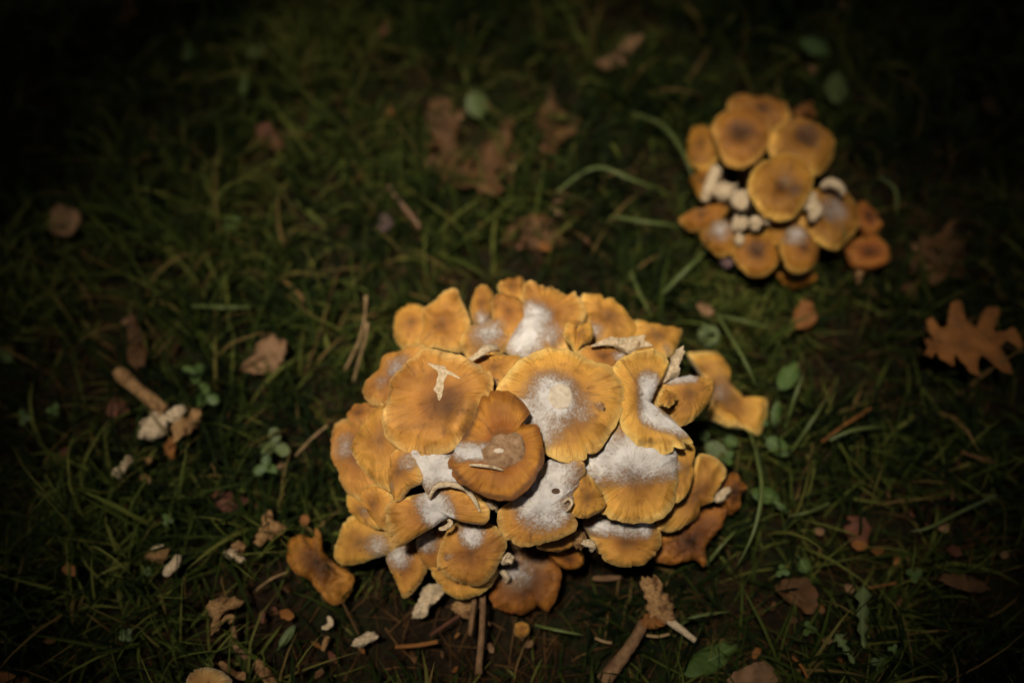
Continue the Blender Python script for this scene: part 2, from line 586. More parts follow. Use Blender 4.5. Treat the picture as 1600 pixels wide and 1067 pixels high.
        for i in range(len(rings) - 1):
            a, b = 1 + i * NA, 1 + (i + 1) * NA
            for j in range(NA):
                j2 = (j + 1) % NA
                faces.append((a + j, b + j, b + j2, a + j2))
        a = 1 + (len(rings) - 1) * NA
        faces.append(tuple(a + j for j in range(NA - 1, -1, -1)))
        torn = s.spots(s.torn, U, V) * np.where(OFF > 1e-6, 1.0, np.where(RD > 0.985, 0.5, 0.0)) if s.torn else np.zeros_like(U)
        under = (RIM < 0.5) & (OFF > 1e-6)
        torn = np.where(under, 1.0, torn)
        spoke = np.stack([np.cos(ANG) * 13 + s.seed * 3.1, np.sin(ANG) * 13, RD * 2.2], axis=1)
        spoke[0] = (s.seed * 3.1, 0, 0)
        at_ = {'rad': RD, 'dust': s.spots(s.dust, U, V), 'dark': np.maximum(s.spots(s.dark, U, V), s.streaks(U, V)), 'torn': torn, 'spoke': spoke}
        return mesh_obj(name, s.world(U, V, W), faces, mat, parent, attrs=at_)

    def build_gills(s, parent):
        NA = s.NA
        ang = np.arctan2(s.out[:, 1], s.out[:, 0])
        ks = (0.94, 0.75, 0.5, 0.28)
        K = np.repeat(np.array(ks), NA)
        J = np.tile(np.arange(NA), len(ks))
        U, V = s.out[J, 0] * K, s.out[J, 1] * K
        W = s.height(K, ang[J], U, V) - s.rim - (s.thick - s.rim) * (1 - K) - np.where(K > 0.9, 0.0004, np.where(J % 2 == 1, 0.0006, 0.0042))
        fs = []
        for i in range(len(ks) - 1):
            for j in range(NA):
                j2 = (j + 1) % NA
                fs.append((i * NA + j, (i + 1) * NA + j, (i + 1) * NA + j2, i * NA + j2))
        return mesh_obj('gills', s.world(U, V, W), fs, MAT['gill'], parent, smooth_shade=False)


def drape(cap, parent, name, pxs, mat, lift=0.0006, cuts=2, dome=0.0, world_parent=None):
    """a thin shaped patch lying on a cap; a child of the cap's thing"""
    bm = bmesh.new()
    vs = [bm.verts.new((x, y, 0)) for x, y in pxs]
    bm.faces.new(vs)
    bmesh.ops.triangulate(bm, faces=bm.faces[:])
    bmesh.ops.subdivide_edges(bm, edges=bm.edges[:], cuts=cuts, use_grid_fill=True)
    bm.verts.ensure_lookup_table()
    pts = [(v.co.x, v.co.y) for v in bm.verts]
    bnd = [v.is_boundary for v in bm.verts]
    faces = [tuple(v.index for v in f.verts) for f in bm.faces]
    bm.free()
    cx = sum(p[0] for p in pxs) / len(pxs)
    cy = sum(p[1] for p in pxs) / len(pxs)
    rm = max(math.hypot(p[0] - cx, p[1] - cy) for p in pxs)
    base = cap.surf(pts, lift)
    if dome:
        base = [q + cap.n * dome * (1 - min(1, math.hypot(p[0] - cx, p[1] - cy) / rm) ** 2) for p, q in zip(pts, base)]
    base = [q - cap.n * (lift - 0.0001) if b_ else q for q, b_ in zip(base, bnd)]
    return mesh_obj(name, base, faces, mat, parent)


# ------------------------------------------------------------------ the setting: ground
def ground_z(x, y):
    return 0.010 * noise.noise(Vector((x * 5, y * 5, 0.3))) + 0.004 * noise.noise(Vector((x * 21, y * 21, 4.0)))


def build_ground():
    # fine near the clump, coarse out to the horizon
    ax = np.concatenate([-np.geomspace(60, 1.3, 22), np.linspace(-1.25, 1.25, 126), np.geomspace(1.3, 60, 22)])
    n = len(ax)
    vs, fs = [], []
    for y in ax:
        for x in ax:
            near = max(abs(x), abs(y)) < 1.6
            vs.append((x, y, ground_z(x, y) if near else 0.12 * noise.noise(Vector((x * 0.3, y * 0.3, 1))) * min(1, (max(abs(x), abs(y)) - 1.6) / 6)))
    for i in range(n - 1):
        for j in range(n - 1):
            fs.append((i * n + j, i * n + j + 1, (i + 1) * n + j + 1, (i + 1) * n + j))
    tag(mesh_obj('ground', vs, fs, MAT['soil']), kind='structure')


build_ground()

AX1 = at(800, 690, 0.10)          # main clump
AX1.z = 0
AX2 = at(1205, 290, 0.05)         # small clump
AX2.z = 0


def blades(name, label, cat, xy, length, width, mat, tone, rise, bend, rows=5, z0=0.0, group=None):
    n = len(xy)
    yaw = nrg.uniform(0, 2 * math.pi, n)
    e = rise.copy()
    pos = np.zeros((n, rows, 3))
    cur = np.stack([xy[:, 0], xy[:, 1], np.array([ground_z(a, b) for a, b in xy]) - 0.003 + z0], axis=1)
    twist = nrg.uniform(-0.5, 0.5, n)
    for r in range(rows):
        pos[:, r] = cur
        st = length / (rows - 1)
        yy = yaw + twist * r * 0.35
        cur = cur + np.stack([np.cos(e) * np.cos(yy), np.cos(e) * np.sin(yy), np.sin(e)], axis=1) * st[:, None]
        cur[:, 2] = np.maximum(cur[:, 2], 0.002 + z0)
        e = e - bend / (rows - 1)
    side = np.stack([-np.sin(yaw), np.cos(yaw), nrg.uniform(-0.6, 0.6, n)], axis=1)
    side /= np.linalg.norm(side, axis=1)[:, None]
    prof = np.array([0.7, 1.0, 0.92, 0.62, 0.06]) if rows == 5 else np.linspace(1, 0.06, rows)
    V = np.zeros((n, rows, 2, 3))
    for r in range(rows):
        V[:, r, 0] = pos[:, r] - side * (width * prof[r] / 2)[:, None]
        V[:, r, 1] = pos[:, r] + side * (width * prof[r] / 2)[:, None]
    V = V.reshape(-1, 3)
    base = (np.arange(n) * rows * 2)[:, None]
    F = []
    for r in range(rows - 1):
        F.append(np.concatenate([base + 2 * r, base + 2 * r + 1, base + 2 * r + 3, base + 2 * r + 2], axis=1))
    F = np.concatenate(F)
    me = bpy.data.meshes.new(name)
    me.vertices.add(len(V))
    me.vertices.foreach_set('co', V.ravel())
    me.loops.add(F.size)
    me.polygons.add(len(F))
    me.loops.foreach_set('vertex_index', F.ravel().astype(np.int32))
    me.polygons.foreach_set('loop_start', np.arange(0, F.size, 4, dtype=np.int32))
    me.polygons.foreach_set('loop_total', np.full(len(F), 4, dtype=np.int32))
    me.polygons.foreach_set('use_smooth', np.ones(len(F), dtype=bool))
    a = me.attributes.new('tone', 'FLOAT', 'POINT')
    a.data.foreach_set('value', np.repeat(tone, rows * 2).astype(np.float32))
    me.materials.append(mat)
    me.update(calc_edges=True)
    me.validate()
    o = bpy.data.objects.new(name, me)
    COL.objects.link(o)
    return tag(o, label, cat, group, 'stuff')


def field(n, x0, x1, y0, y1, keep):
    xy = np.stack([nrg.uniform(x0, x1, n), nrg.uniform(y0, y1, n)], axis=1)
    k = np.array([keep(a, b) for a, b in xy])
    return xy[nrg.random(n) < k]


def patchy(x, y, s, o):
    return noise.noise(Vector((x * s, y * s, o)))


def to_px(p):
    d = Vector(p) - CP
    z = d.dot(FW)
    return 800 + d.x / z * FPX, 533.5 - d.dot(UP) / z * FPX


def grass_keep(x, y):
    if math.hypot((x - AX1.x), (y - AX1.y)) < 0.105 or math.hypot(x - AX2.x, y - AX2.y) < 0.05:
        return 0.0
    px, py = to_px((x, y, 0.01))
    k = 0.62 + 0.9 * patchy(x, y, 9, 2.0)
    # thin, thatchy ground in front of the clump and on the right
    for cx, cy, rx, ry, s in ((720, 1000, 230, 110, 0.85), (420, 960, 170, 140, 0.7), (1450, 860, 190, 150, 0.75), (1200, 960, 110, 80, 0.5),
                              (1460, 410, 90, 80, 0.6), (735, 260, 70, 60, 0.5), (1515, 560, 70, 60, 0.85)):
        q = ((px - cx) / rx) ** 2 + ((py - cy) / ry) ** 2
        k *= 1 - s * math.exp(-q)
    return max(0.03, min(1, k))


def tufts(n_tuft, per):
    c = field(n_tuft, -0.78, 0.78, -0.46, 0.80, grass_keep)
    k = nrg.integers(per // 2, per + per // 2, len(c))
    xy = np.repeat(c, k, axis=0) + nrg.normal(0, 0.007, (int(k.sum()), 2))
    t = np.repeat(nrg.uniform(0, 1, len(c)), k)
    d1 = np.hypot(xy[:, 0] - AX1.x, xy[:, 1] - AX1.y)
    d2 = np.hypot(xy[:, 0] - AX2.x, xy[:, 1] - AX2.y)
    ok = (d1 > 0.11) & (d2 > 0.055)
    return xy[ok], t[ok], np.minimum(d1, d2 + 0.05)[ok]


xy, tt, near = tufts(9200, 11)
n = len(xy)
tone = np.clip(0.20 + 0.34 * tt + nrg.normal(0, 0.24, n) + np.array([0.42 * patchy(a, b, 7, 9.0) for a, b in xy]), 0, 0.8)
tone = np.where(nrg.random(n) < 0.06, nrg.uniform(0.8, 1.0, n), tone)
lim = np.clip((near - 0.06) / 0.14, 0.6, 1.0)
blades('lawn_grass', 'tangled tufts of green lawn grass around the mushroom clumps', 'grass', xy,
       nrg.uniform(0.020, 0.074, n) * lim * (0.8 + 0.5 * nrg.random(n)), nrg.uniform(0.0009, 0.0024, n) * (1 + 0.7 * (nrg.random(n) < 0.15)), MAT['grass'], tone,
       nrg.uniform(0.5, 1.4, n), nrg.uniform(0.5, 2.4, n))
xy = field(34000, -0.78, 0.78, -0.46, 0.80, grass_keep)
n = len(xy)
blades('low_grass', 'fine short grass and moss low on the soil between the tufts', 'grass', xy, nrg.uniform(0.012, 0.04, n), nrg.uniform(0.0009, 0.0018, n),
       MAT['grass'], np.clip(nrg.beta(1.6, 3.2, n), 0, 1), nrg.uniform(0.2, 1.2, n), nrg.uniform(0.2, 1.6, n), rows=4)


def out_keep(x, y):
    return 0.0 if (-0.76 < x < 0.76 and -0.44 < y < 0.78) else 1.0


xy = field(26000, -2.4, 2.4, -2.2, 2.6, out_keep)
n = len(xy)
blades('outer_lawn_grass', 'dark lawn grass spreading away under the added oaks', 'grass', xy, nrg.uniform(0.05, 0.11, n), nrg.uniform(0.002, 0.004, n),
       MAT['grass'], np.clip(nrg.beta(2, 3, n), 0, 1), nrg.uniform(0.5, 1.3, n), nrg.uniform(0.4, 1.8, n), rows=4)


def thatch_keep(x, y):
    if math.hypot((x - AX1.x), (y - AX1.y)) < 0.09:
        return 0.0
    return max(0.25, min(1, 1.15 - grass_keep(x, y)))


xy = field(24000, -0.78, 0.78, -0.46, 0.80, thatch_keep)
n = len(xy)
blades('dry_thatch', 'dry brown grass litter and needles lying on the soil', 'thatch', xy, nrg.uniform(0.02, 0.06, n), nrg.uniform(0.0006, 0.0015, n),
       MAT['thatch'], nrg.beta(1.6, 2.2, n), nrg.uniform(-0.05, 0.35, n), nrg.uniform(-0.2, 0.7, n), rows=4, z0=0.004)


# ------------------------------------------------------------------ added unseen oaks, put in so the lawn darkens towards its edges
def oak(x, y, sector, seed, where):
    rr = np.random.default_rng(seed)
    t = thing('added_shade_oak', 'added unseen oak tree that darkens the lawn edges, standing ' + where, 'tree', (x, y, 0), 'added oak trees out of view round the clearing')
    top = Vector((x * 0.95, y * 0.95, 2.9))
    vs, fs = tube(bez(Vector((x, y, -0.1)), Vector((x, y, 1.0)), Vector((x, y, 2.0)), top, 9), [0.24, 0.19, 0.17, 0.16, 0.15, 0.14, 0.12, 0.10, 0.08], 14, wob=0.12, seed=seed)
    mesh_obj('trunk', vs, fs, MAT['bark'], t)
    for k in range(7):
        a = sector + (k - 3) * 0.36
        e = Vector((math.cos(a) * rr.uniform(0.8, 3.4), math.sin(a) * rr.uniform(0.8, 3.4), rr.uniform(2.9, 3.5)))
        s = Vector((x, y, rr.uniform(1.7, 2.7)))
        m = (s + e) / 2 + Vector((0, 0, 0.25))
        vs, fs = tube(bez(s, s + Vector((0, 0, 0.3)), m, e, 8), list(np.linspace(0.06, 0.012, 8)), 8, wob=0.1, seed=seed + k)
        mesh_obj('limb', vs, fs, MAT['bark'], t)
    # crown: leaves in the third of the clearing's ring that this tree covers; the gap is shaped to leave a pool of sun
    n = 30000
    a = sector + rr.uniform(-1.06, 1.06, n)
    r = np.sqrt(rr.uniform(0.05 ** 2, 6.2 ** 2, n))
    dome = np.clip(r / 6.2, 0, 1)
    z = 2.75 + 1.0 * rr.random(n) - 2.9 * np.clip((dome - 0.35) / 0.65, 0, 1) ** 1.3 * rr.random(n)
    c = np.stack([np.cos(a) * r, np.sin(a) * r, z], axis=1)
    c[:, 0] += SD.x / SD.z * 3.0
    c[:, 1] += SD.y / SD.z * 3.0
    c0 = c - np.array([0.0, 0.025, 0.0])
    off = c0 - np.array(tuple(SD)) * (c0 @ np.array(tuple(SD)))[:, None]
    gap = np.linalg.norm(off, axis=1)
    c = c[gap > GAP * (1 + 0.12 * rr.standard_normal(len(gap)))]
    n = len(c)
    L = rr.uniform(0.15, 0.25, n)
    d = rr.standard_normal((n, 3)); d[:, 2] *= 0.5
    d /= np.linalg.norm(d, axis=1)[:, None]
    w = np.cross(d, rr.standard_normal((n, 3)) * 0.5 + np.array([0, 0, 1.0]))
    w /= np.linalg.norm(w, axis=1)[:, None]
    shape = [(-0.5, 0), (-0.2, 0.26), (0.02, 0.2), (0.2, 0.34), (0.5, 0), (0.2, -0.34), (0.02, -0.2), (-0.2, -0.26)]
    V = np.stack([c + d * (L * p)[:, None] + w * (L * q)[:, None] for p, q in shape], axis=1).reshape(-1, 3)
    F = (np.arange(n)[:, None] * 8 + np.arange(8)[None, :]).tolist()
    mesh_obj('crown', V, F, MAT['added_oak_foliage'], t, smooth_shade=False)  # unseen leaf mass, added to block light around the clumps


GAP = 0.262  # radius of the opening that shapes the light pool
oak(-2.1, 1.6, R(150), 3, 'beyond the broken mushroom and the big lobed leaf')
oak(2.3, 1.9, R(30), 4, 'beyond the small clump and the russet oak leaf')
oak(0.3, -2.6, R(270), 5, 'on the far side of the torn brown mushroom')


# ------------------------------------------------------------------ mushrooms
def auto_tilt(c, z, axis, k=235.0):
    P = at(c[0], c[1], z / 100)
    o = Vector((P.x - axis.x, P.y - axis.y))
    d = min(42.0, k * o.length)
    if o.length < 1e-4:
        return (0, 0)
    o.normalize()
    ty = d * o.y
    return (d * o.x, ty * (0.35 if ty > 0 else 0.85))


SEED = [0]
CAPS = {}


def piece(label, outline, z, tilt=(0, 0), mat='flesh', H=2.0, wav=1.2, thick=2.5, group='torn mushroom pieces', name='mushroom_fragment', cat='mushroom piece', bumps=(), dep=0.0, **kw):
    SEED[0] += 1
    c = (sum(p[0] for p in outline) / len(outline), sum(p[1] for p in outline) / len(outline))
    cp = Cap(outline, c, z, tilt, H=H, wav=wav, rim=thick, thick=thick, seed=SEED[0], ridges=0.15, bumps=bumps, dep=dep, **{'crumple': 2.6, 'droop': 0.0, **kw})
    cp.NA, cp.NR = 48, 12
    cp.out = spline([cp.loc(*q) for q in outline], 48)
    rr = random.Random(SEED[0])
    cp.out = cp.out * np.array([[1 + rr.uniform(-0.17, 0.10)] for _ in range(48)])
    if np.sum(cp.out[:, 0] * np.roll(cp.out[:, 1], -1) - np.roll(cp.out[:, 0], -1) * cp.out[:, 1]) < 0:
        cp.out = cp.out[::-1]
    m = mat if isinstance(mat, str) else mat
    o = cp.build_cap(None, MAT[m], name)
    # put the origin at the piece
    off = np.array(tuple(cp.P))
    co = np.empty(len(o.data.vertices) * 3)
    o.data.vertices.foreach_get('co', co)
    o.data.vertices.foreach_set('co', (co.reshape(-1, 3) - off).ravel())
    o.location = cp.P
    return tag(o, label, cat, group)


def strip(label, pts, rad, mat='flesh', name='mushroom_fragment', cat='mushroom piece', group='torn mushroom pieces', flat=0.6, taper=True, wob=0.35, seg=9):
    """a bent thick strand through photo points (px, py, z cm)"""
    SEED[0] += 1
    K = [at(x, y, z / 100) for x, y, z in pts]
    P = []
    for i in range(len(K) - 1):
        p0, p1, p2, p3 = K[max(i - 1, 0)], K[i], K[i + 1], K[min(i + 2, len(K) - 1)]
        for q in range(5):
            t = q / 5
            P.append(0.5 * (2 * p1 + (p2 - p0) * t + (2 * p0 - 5 * p1 + 4 * p2 - p3) * t * t + (3 * p1 - p0 - 3 * p2 + p3) * t ** 3))
    P.append(K[-1])
    n = len(P)
    if isinstance(rad, (list, tuple)):
        rs = [float(np.interp(i / (n - 1), np.linspace(0, 1, len(rad)), rad)) / 1000 for i in range(n)]
    else:
        rs = [rad / 1000 * ((0.45 + 0.55 * math.sin(math.pi * (0.08 + 0.84 * i / (n - 1)))) if taper else 1) for i in range(n)]
    vs, fs = tube(P, rs, seg, flat, wob, SEED[0])
    o = mesh_obj(name, vs, fs, MAT[mat], None, origin=P[0])
    return tag(o, label, cat, group)


def part_strip(parent, name, pts, rad, mat, flat=0.8, wob=0.25):
    o = strip(None, pts, rad, mat, name, None, None, flat, wob=wob)
    w = Vector(o.location)
    o.parent = parent
    o.location = w - Vector(parent.location)
    return o


def part_piece(parent, name, outline, z, tilt, mat, **kw):
    o = piece(None, outline, z, tilt, mat, name=name, cat=None, group=None, **kw)
    o.location = Vector(o.location) - Vector(parent.location)
    o.parent = parent
    return o





def mushroom(key, label, outline, c, z, axis=AX1, tilt=None, mat='cap', stem=True, group='honey mushrooms of the large clump', foot=None, stem_r=6.5, **kw):
    SEED[0] += 1
    kw.setdefault('seed', SEED[0])
    tl = tilt if tilt is not None else auto_tilt(c, z, axis)
    cp = Cap(outline, c, z, tl, **kw)
    off = Vector((cp.P.x - axis.x, cp.P.y - axis.y, 0))
    ft = foot if foot is not None else Vector((axis.x + off.x * 0.42, axis.y + off.y * 0.42, -0.006))
    t = thing('mushroom', label, 'mushroom', (ft.x, ft.y, 0), group)
    cp.build_cap(t, MAT[mat])
    cp.build_gills(t)
    if stem:
        top = cp.P + cp.n * (cp.H - cp.dep - cp.thick - 0.001)
        mid = max(0.02, (top - ft).length * 0.4)
        path = bez(top, top - cp.n * mid, Vector((ft.x, ft.y, 0)) + Vector((off.x * 0.1, off.y * 0.1, mid)), ft, 10)
        rs = [stem_r / 1000 * q for q in (1.25, 1.0, 0.92, 0.9, 0.9, 0.95, 1.0, 1.05, 1.15, 1.25)]
        vs, fs = tube(path, rs, 12, wob=0.08, seed=SEED[0])
        mesh_obj('stem', vs, fs, MAT['stem'], t)
    CAPS[key] = (cp, t)
    return cp, t


def zz(reg, s, pts):
    return [(reg[0] + x / s, reg[1] + y / s) for x, y in pts]


# --- top of the large clump
a_cap, a_t = mushroom('A', 'broad ochre cap with a pale bird-shaped bite scar and brown middle', [(663, 543), (705, 549), (749, 567), (766, 582), (768, 606), (760, 640), (742, 672), (722, 694), (674, 710), (635, 706),
         (605, 686), (601, 665), (606, 640), (603, 600), (626, 572), (647, 554)], (684, 627), 14.6, tilt=(-9, -9), H=6, dep=3.0, wav=2.4,
         dark=[(700, 640, 36, 0.8), (745, 640, 725, 680, 10, 0.7), (630, 672, 690, 660, 9, 0.5), (655, 682, 652, 706, 6, 0.5), (735, 610, 760, 620, 8, 0.4)], dust=[(745, 560, 14, 0.35)],  # stroke beside the split cap paints the fold shadow
         bumps=[(612, 610, 608, 660, 9, 2.5), (640, 690, 14, -2.5), (672, 690, 14, 3), (735, 632, 715, 672, 13, 4), (622, 672, 12, 2.5), (655, 560, 655, 590, 5, -1.3), (690, 650, 18, -2)])
drape(a_cap, a_t, 'bite_scar', zz((500, 420), 3.811, [(645, 572), (700, 598), (718, 606), (722, 592), (735, 586), (755, 590), (762, 612), (800, 630), (845, 660), (838, 667), (795, 648),
      (768, 640), (755, 665), (742, 690), (746, 715), (736, 735), (734, 758), (718, 790), (706, 784), (704, 752), (683, 728), (700, 700), (705, 665), (714, 640), (706, 616), (680, 600)]), MAT['flesh'], 0.0005, 2)
b_cap, b_t = mushroom('B', 'round ochre cap with white dusty centre and pale flat disc', [(867, 541), (899, 549), (933, 562), (956, 576), (975, 604), (974, 643), (961, 666), (946, 692), (913, 717), (880, 720), (853, 708), (840, 685),
         (815, 660), (785, 640), (776, 609), (791, 583), (810, 562), (841, 545)], (874, 623), 14.5, tilt=(5, -8), H=6, dep=1.5, wav=1.6, ridges=0.45,
         dust=[(862, 628, 38, 1.0), (835, 650, 30, 0.9), (850, 670, 26, 0.8), (905, 640, 22, 0.5)], dark=[(935, 637, 8, 0.9), (925, 600, 960, 590, 4, 0.4)],
         bumps=[(930, 566, 905, 605, 5, -1.2), (960, 664, 915, 645, 5, -1.0), (874, 623, 19, 0.8)])
drape(b_cap, b_t, 'umbo', [(874 + 19 * math.cos(q * 0.42) * (1 + 0.06 * math.sin(q * 3)), 623 + 20 * math.sin(q * 0.42)) for q in range(15)], MAT['umbo'], 0.0004, 2, 0.0007)
drape(b_cap, b_t, 'debris', [(924, 631), (930, 634), (935, 630), (938, 636), (945, 639), (940, 640), (943, 646), (935, 642), (930, 641), (931, 637)], MAT['disc'], 0.0006, 1, 0.0006)
c_cap, c_t = mushroom('C', 'glossy amber split cap with dry brown disc, lying over two larger caps', [(757, 614), (797, 613), (827, 641), (819, 660), (841, 666), (851, 714), (842, 738), (824, 765), (800, 781), (770, 779), (740, 766), (710, 747),
         (699, 722), (708, 706), (722, 685), (740, 655)], (785, 702), 15.4, tilt=(0, -12), mat='cap_old', H=4, dep=1.5, wav=1.0, ridges=0.6, fold=0.8, droop=0.6,
         dust=[(720, 706, 775, 708, 13, 1.0)], dark=[(745, 640, 725, 682, 8, 0.8), (785, 705, 34, 0.6), (851, 700, 842, 740, 6, 0.8), (842, 740, 800, 781, 5, 0.8), (800, 781, 740, 768, 5, 0.8), (740, 768, 700, 726, 5, 0.7),  # first dark stroke is the shadow along its fold, painted
               (775, 742, 770, 765, 12, 0.4), (827, 642, 800, 614, 4, 0.6)],
         bumps=[(790, 636, 18, 2.2), (818, 664, 770, 674, 6, -1.8), (775, 755, 24, 1.6), (744, 660, 8, -2), (838, 690, 12, 1.5), (704, 726, 800, 734, 5, -1.5)])
disc = drape(c_cap, c_t, 'brown_disc', zz((590, 530), 3.953, [(640, 690), (690, 650), (715, 605), (760, 590), (800, 600), (850, 575), (890, 600), (908, 645), (912, 700), (890, 750), (840, 780), (780, 798), (730, 785), (660, 765)]), MAT['disc'], 0.0016, 3, 0.0010)
drape(c_cap, c_t, 'pale_knob', [(780 + 9 * math.cos(q * 0.6), 706 + 7 * math.sin(q * 0.6)) for q in range(10)], MAT['umbo'], 0.0028, 2, 0.0008)

part_strip(c_t, 'torn_edge', [(733, 726, 15.75), (752, 727, 15.85), (772, 730, 15.8), (786, 735, 15.6)], [0.5, 1.2, 1.2, 0.5], 'flesh', 0.8, 0.1)
# --- right of the top
mushroom('S', 'ochre cap torn open on one side, white dust along the tear', [(957, 578), (977, 555), (1004, 546), (1030, 547), (1046, 562), (1040, 588), (1030, 606), (1022, 632), (1032, 646), (1056, 654), (1072, 677), (1084, 694),
         (1048, 707), (1024, 705), (997, 693), (975, 670), (960, 625)], (1000, 622), 13.2, tilt=(14, -8), H=5, dep=1, wav=1.4, ridges=0.5,
         dust=[(1012, 600, 1014, 650, 17, 1.0), (1020, 655, 1060, 670, 15, 1.0)], dark=[(1000, 690, 1078, 690, 7, 0.55)], torn=[(1030, 600, 1022, 640, 8), (1043, 560, 1040, 590, 5)],
         bumps=[(1010, 640, 20, -2.5), (985, 600, 20, 1.5)])
mushroom('T', 'smooth ochre half cap poking out beside the torn cap', [(1040, 592), (1064, 588), (1095, 588), (1118, 598), (1117, 615), (1101, 641), (1070, 663), (1048, 645), (1030, 630), (1030, 605)], (1072, 620), 11.0,
         tilt=(20, -4), H=6, wav=0.6, dust=[(1045, 592, 1075, 590, 12, 0.9)])
mushroom('W', 'narrow ochre cap edge tucked behind the broad dusty cap', [(1045, 705), (1082, 690), (1084, 730), (1077, 760), (1058, 786), (1046, 762)], (1066, 735), 9.6, tilt=(30, -12), H=5, wav=1.5,
         dust=[(1052, 730, 10, 0.6)])
mushroom('V', 'broad smooth ochre cap, its upper half thick with white dust', [(912, 712), (930, 685), (962, 662), (1000, 668), (1040, 682), (1060, 712), (1062, 755), (1054, 792), (1030, 813), (1000, 818), (964, 814), (941, 803),
         (945, 782), (930, 765), (914, 735)], (990, 740), 11.2, tilt=(8, -22), H=7, wav=1.3, dust=[(925, 715, 1040, 705, 36, 1.0), (1040, 735, 16, 0.5)],
         bumps=[(918, 745, 938, 775, 8, -1.5), (1040, 760, 1030, 790, 5, 1)])
mushroom('X', 'wavy ochre cap jutting out below the broad dusty cap', [(1078, 735), (1090, 714), (1108, 709), (1130, 723), (1139, 740), (1122, 768), (1108, 784), (1100, 800), (1096, 812), (1085, 816), (1070, 822), (1051, 832), (1025, 824),
         (1035, 800), (1055, 780)], (1085, 770), 6.9, tilt=(22, -22), H=4, wav=3.2, bumps=[(1120, 745, 10, -2), (1075, 800, 12, 2)], torn=[(1105, 785, 1096, 815, 5)])
mushroom('Y', 'small torn orange cap at the foot of the wavy ochre cap', [(1136, 750), (1150, 738), (1165, 758), (1160, 782), (1148, 804), (1135, 796), (1126, 786), (1116, 772)], (1142, 768), 4.0, tilt=(20, -20), mat='cap_rot', H=5, wav=3, crumple=2.0,
         torn=[(1112, 776, 1138, 760, 6)])
mushroom('Z', 'dark orange ragged cap lying low behind grass blades', [(1030, 830), (1070, 812), (1105, 792), (1132, 802), (1116, 838), (1106, 862), (1099, 886), (1087, 874), (1076, 878), (1062, 880), (1048, 882), (1022, 872)], (1075, 845), 3.6,
         tilt=(14, -20), mat='cap_rot', H=5, wav=3.0, crumple=2.0, dark=[(1060, 840, 26, 0.5)], torn=[(1030, 878, 1072, 882, 4)])
mushroom('AA', 'rounded ochre cap with grey dusty top below the broad dusty cap', [(913, 815), (945, 800), (1010, 806), (1034, 838), (1030, 862), (1010, 880), (988, 886), (964, 885), (942, 873), (928, 850)], (974, 845), 7.2, tilt=(5, -24), H=7, wav=0.8,
         dust=[(930, 818, 1005, 820, 16, 0.85)])
mushroom('U', 'orange saddle-shaped cap standing alone beside the large clump', [(1077, 549), (1109, 545), (1132, 548), (1144, 566), (1143, 590), (1154, 612), (1174, 624), (1201, 621), (1203, 638), (1195, 672), (1161, 667), (1135, 661), (1111, 643),
         (1109, 618), (1093, 577)], (1135, 622), 3.6, tilt=(6, -6), mat='cap', H=3, wav=3.0, crumple=1.0, droop=5, dark=[(1125, 612, 34, 0.75)], dust=[(1125, 610, 18, 0.3)], torn=[(1080, 552, 1108, 616, 5), (1115, 648, 1160, 668, 4)], bumps=[(1122, 612, 1160, 650, 16, -7), (1120, 565, 14, 4), (1185, 645, 16, 5), (1150, 660, 8, 4)], stem_r=5,
         foot=at(1130, 640, 0), group='honey mushrooms of the large clump')

# --- middle and front
mushroom('BB', 'amber cap almost covered in white dust with a small pit', [(778, 800), (800, 780), (835, 735), (880, 712), (914, 728), (905, 770), (896, 800), (904, 820), (892, 834), (860, 847), (824, 855), (800, 850), (780, 830)], (845, 795), 12.0,
         tilt=(0, -24), H=7, wav=1.6, dust=[(860, 740, 850, 780, 40, 1.0), (880, 800, 10, 0.9), (820, 785, 20, 0.8)], dark=[(868, 764, 7, 0.9), (780, 815, 800, 845, 5, 0.4)], bumps=[(868, 764, 8, -3.0), (888, 812, 8, 2)])
drape(CAPS['BB'][0], CAPS['BB'][1], 'pit', [(868 + 7 * math.cos(q * 0.6), 766 + 4.5 * math.sin(q * 0.6)) for q in range(10)], MAT['hole'], 0.0006, 1)
mushroom('CC', 'small folded amber lobe of cap beside the white dusty one', [(888, 760), (904, 735), (928, 748), (948, 784), (943, 796), (919, 810), (895, 806), (886, 790)], (915, 776), 11.9, tilt=(8, -26), H=5, wav=1.6, stem=True,
         dark=[(892, 780, 8, 0.5)])
mushroom('EE', 'cap hidden under thick white dust below the scarred cap', [(640, 700), (700, 698), (716, 738), (720, 756), (690, 756), (668, 772), (652, 740)], (682, 732), 12.9, tilt=(-4, -20), H=3, wav=0.8, dust=[(650, 720, 705, 735, 34, 1.0)],
         torn=[(655, 735, 668, 772, 5), (668, 770, 700, 755, 5)])
mushroom('DD', 'brown quarter of a cap with a cream torn edge', [(617, 701), (640, 707), (652, 726), (658, 752), (636, 763), (618, 784), (605, 765), (603, 735)], (626, 738), 12.6, tilt=(-20, -18), H=4, wav=0.6,
         dust=[(640, 720, 14, 0.6), (612, 760, 10, 0.35)], dark=[(628, 742, 20, 0.35)], torn=[(646, 712, 659, 752, 8), (659, 752, 636, 764, 8), (636, 764, 618, 784, 7)], rim=1.6)
mushroom('FF', 'ochre cap bent into two lobes with white dust between them', [(599, 804), (606, 785), (628, 778), (662, 770), (692, 760), (728, 763), (755, 780), (765, 806), (754, 822), (728, 818), (706, 808), (680, 822), (650, 840),
         (620, 857), (605, 838)], (680, 794), 11.2, tilt=(-6, -26), H=5, wav=1.0, dust=[(678, 785, 690, 808, 22, 1.0), (660, 780, 14, 0.6)], bumps=[(685, 775, 690, 815, 15, -3.0), (630, 810, 22, 2.5), (735, 795, 18, 3)],
         torn=[(620, 857, 680, 822, 6), (680, 822, 730, 818, 5)])
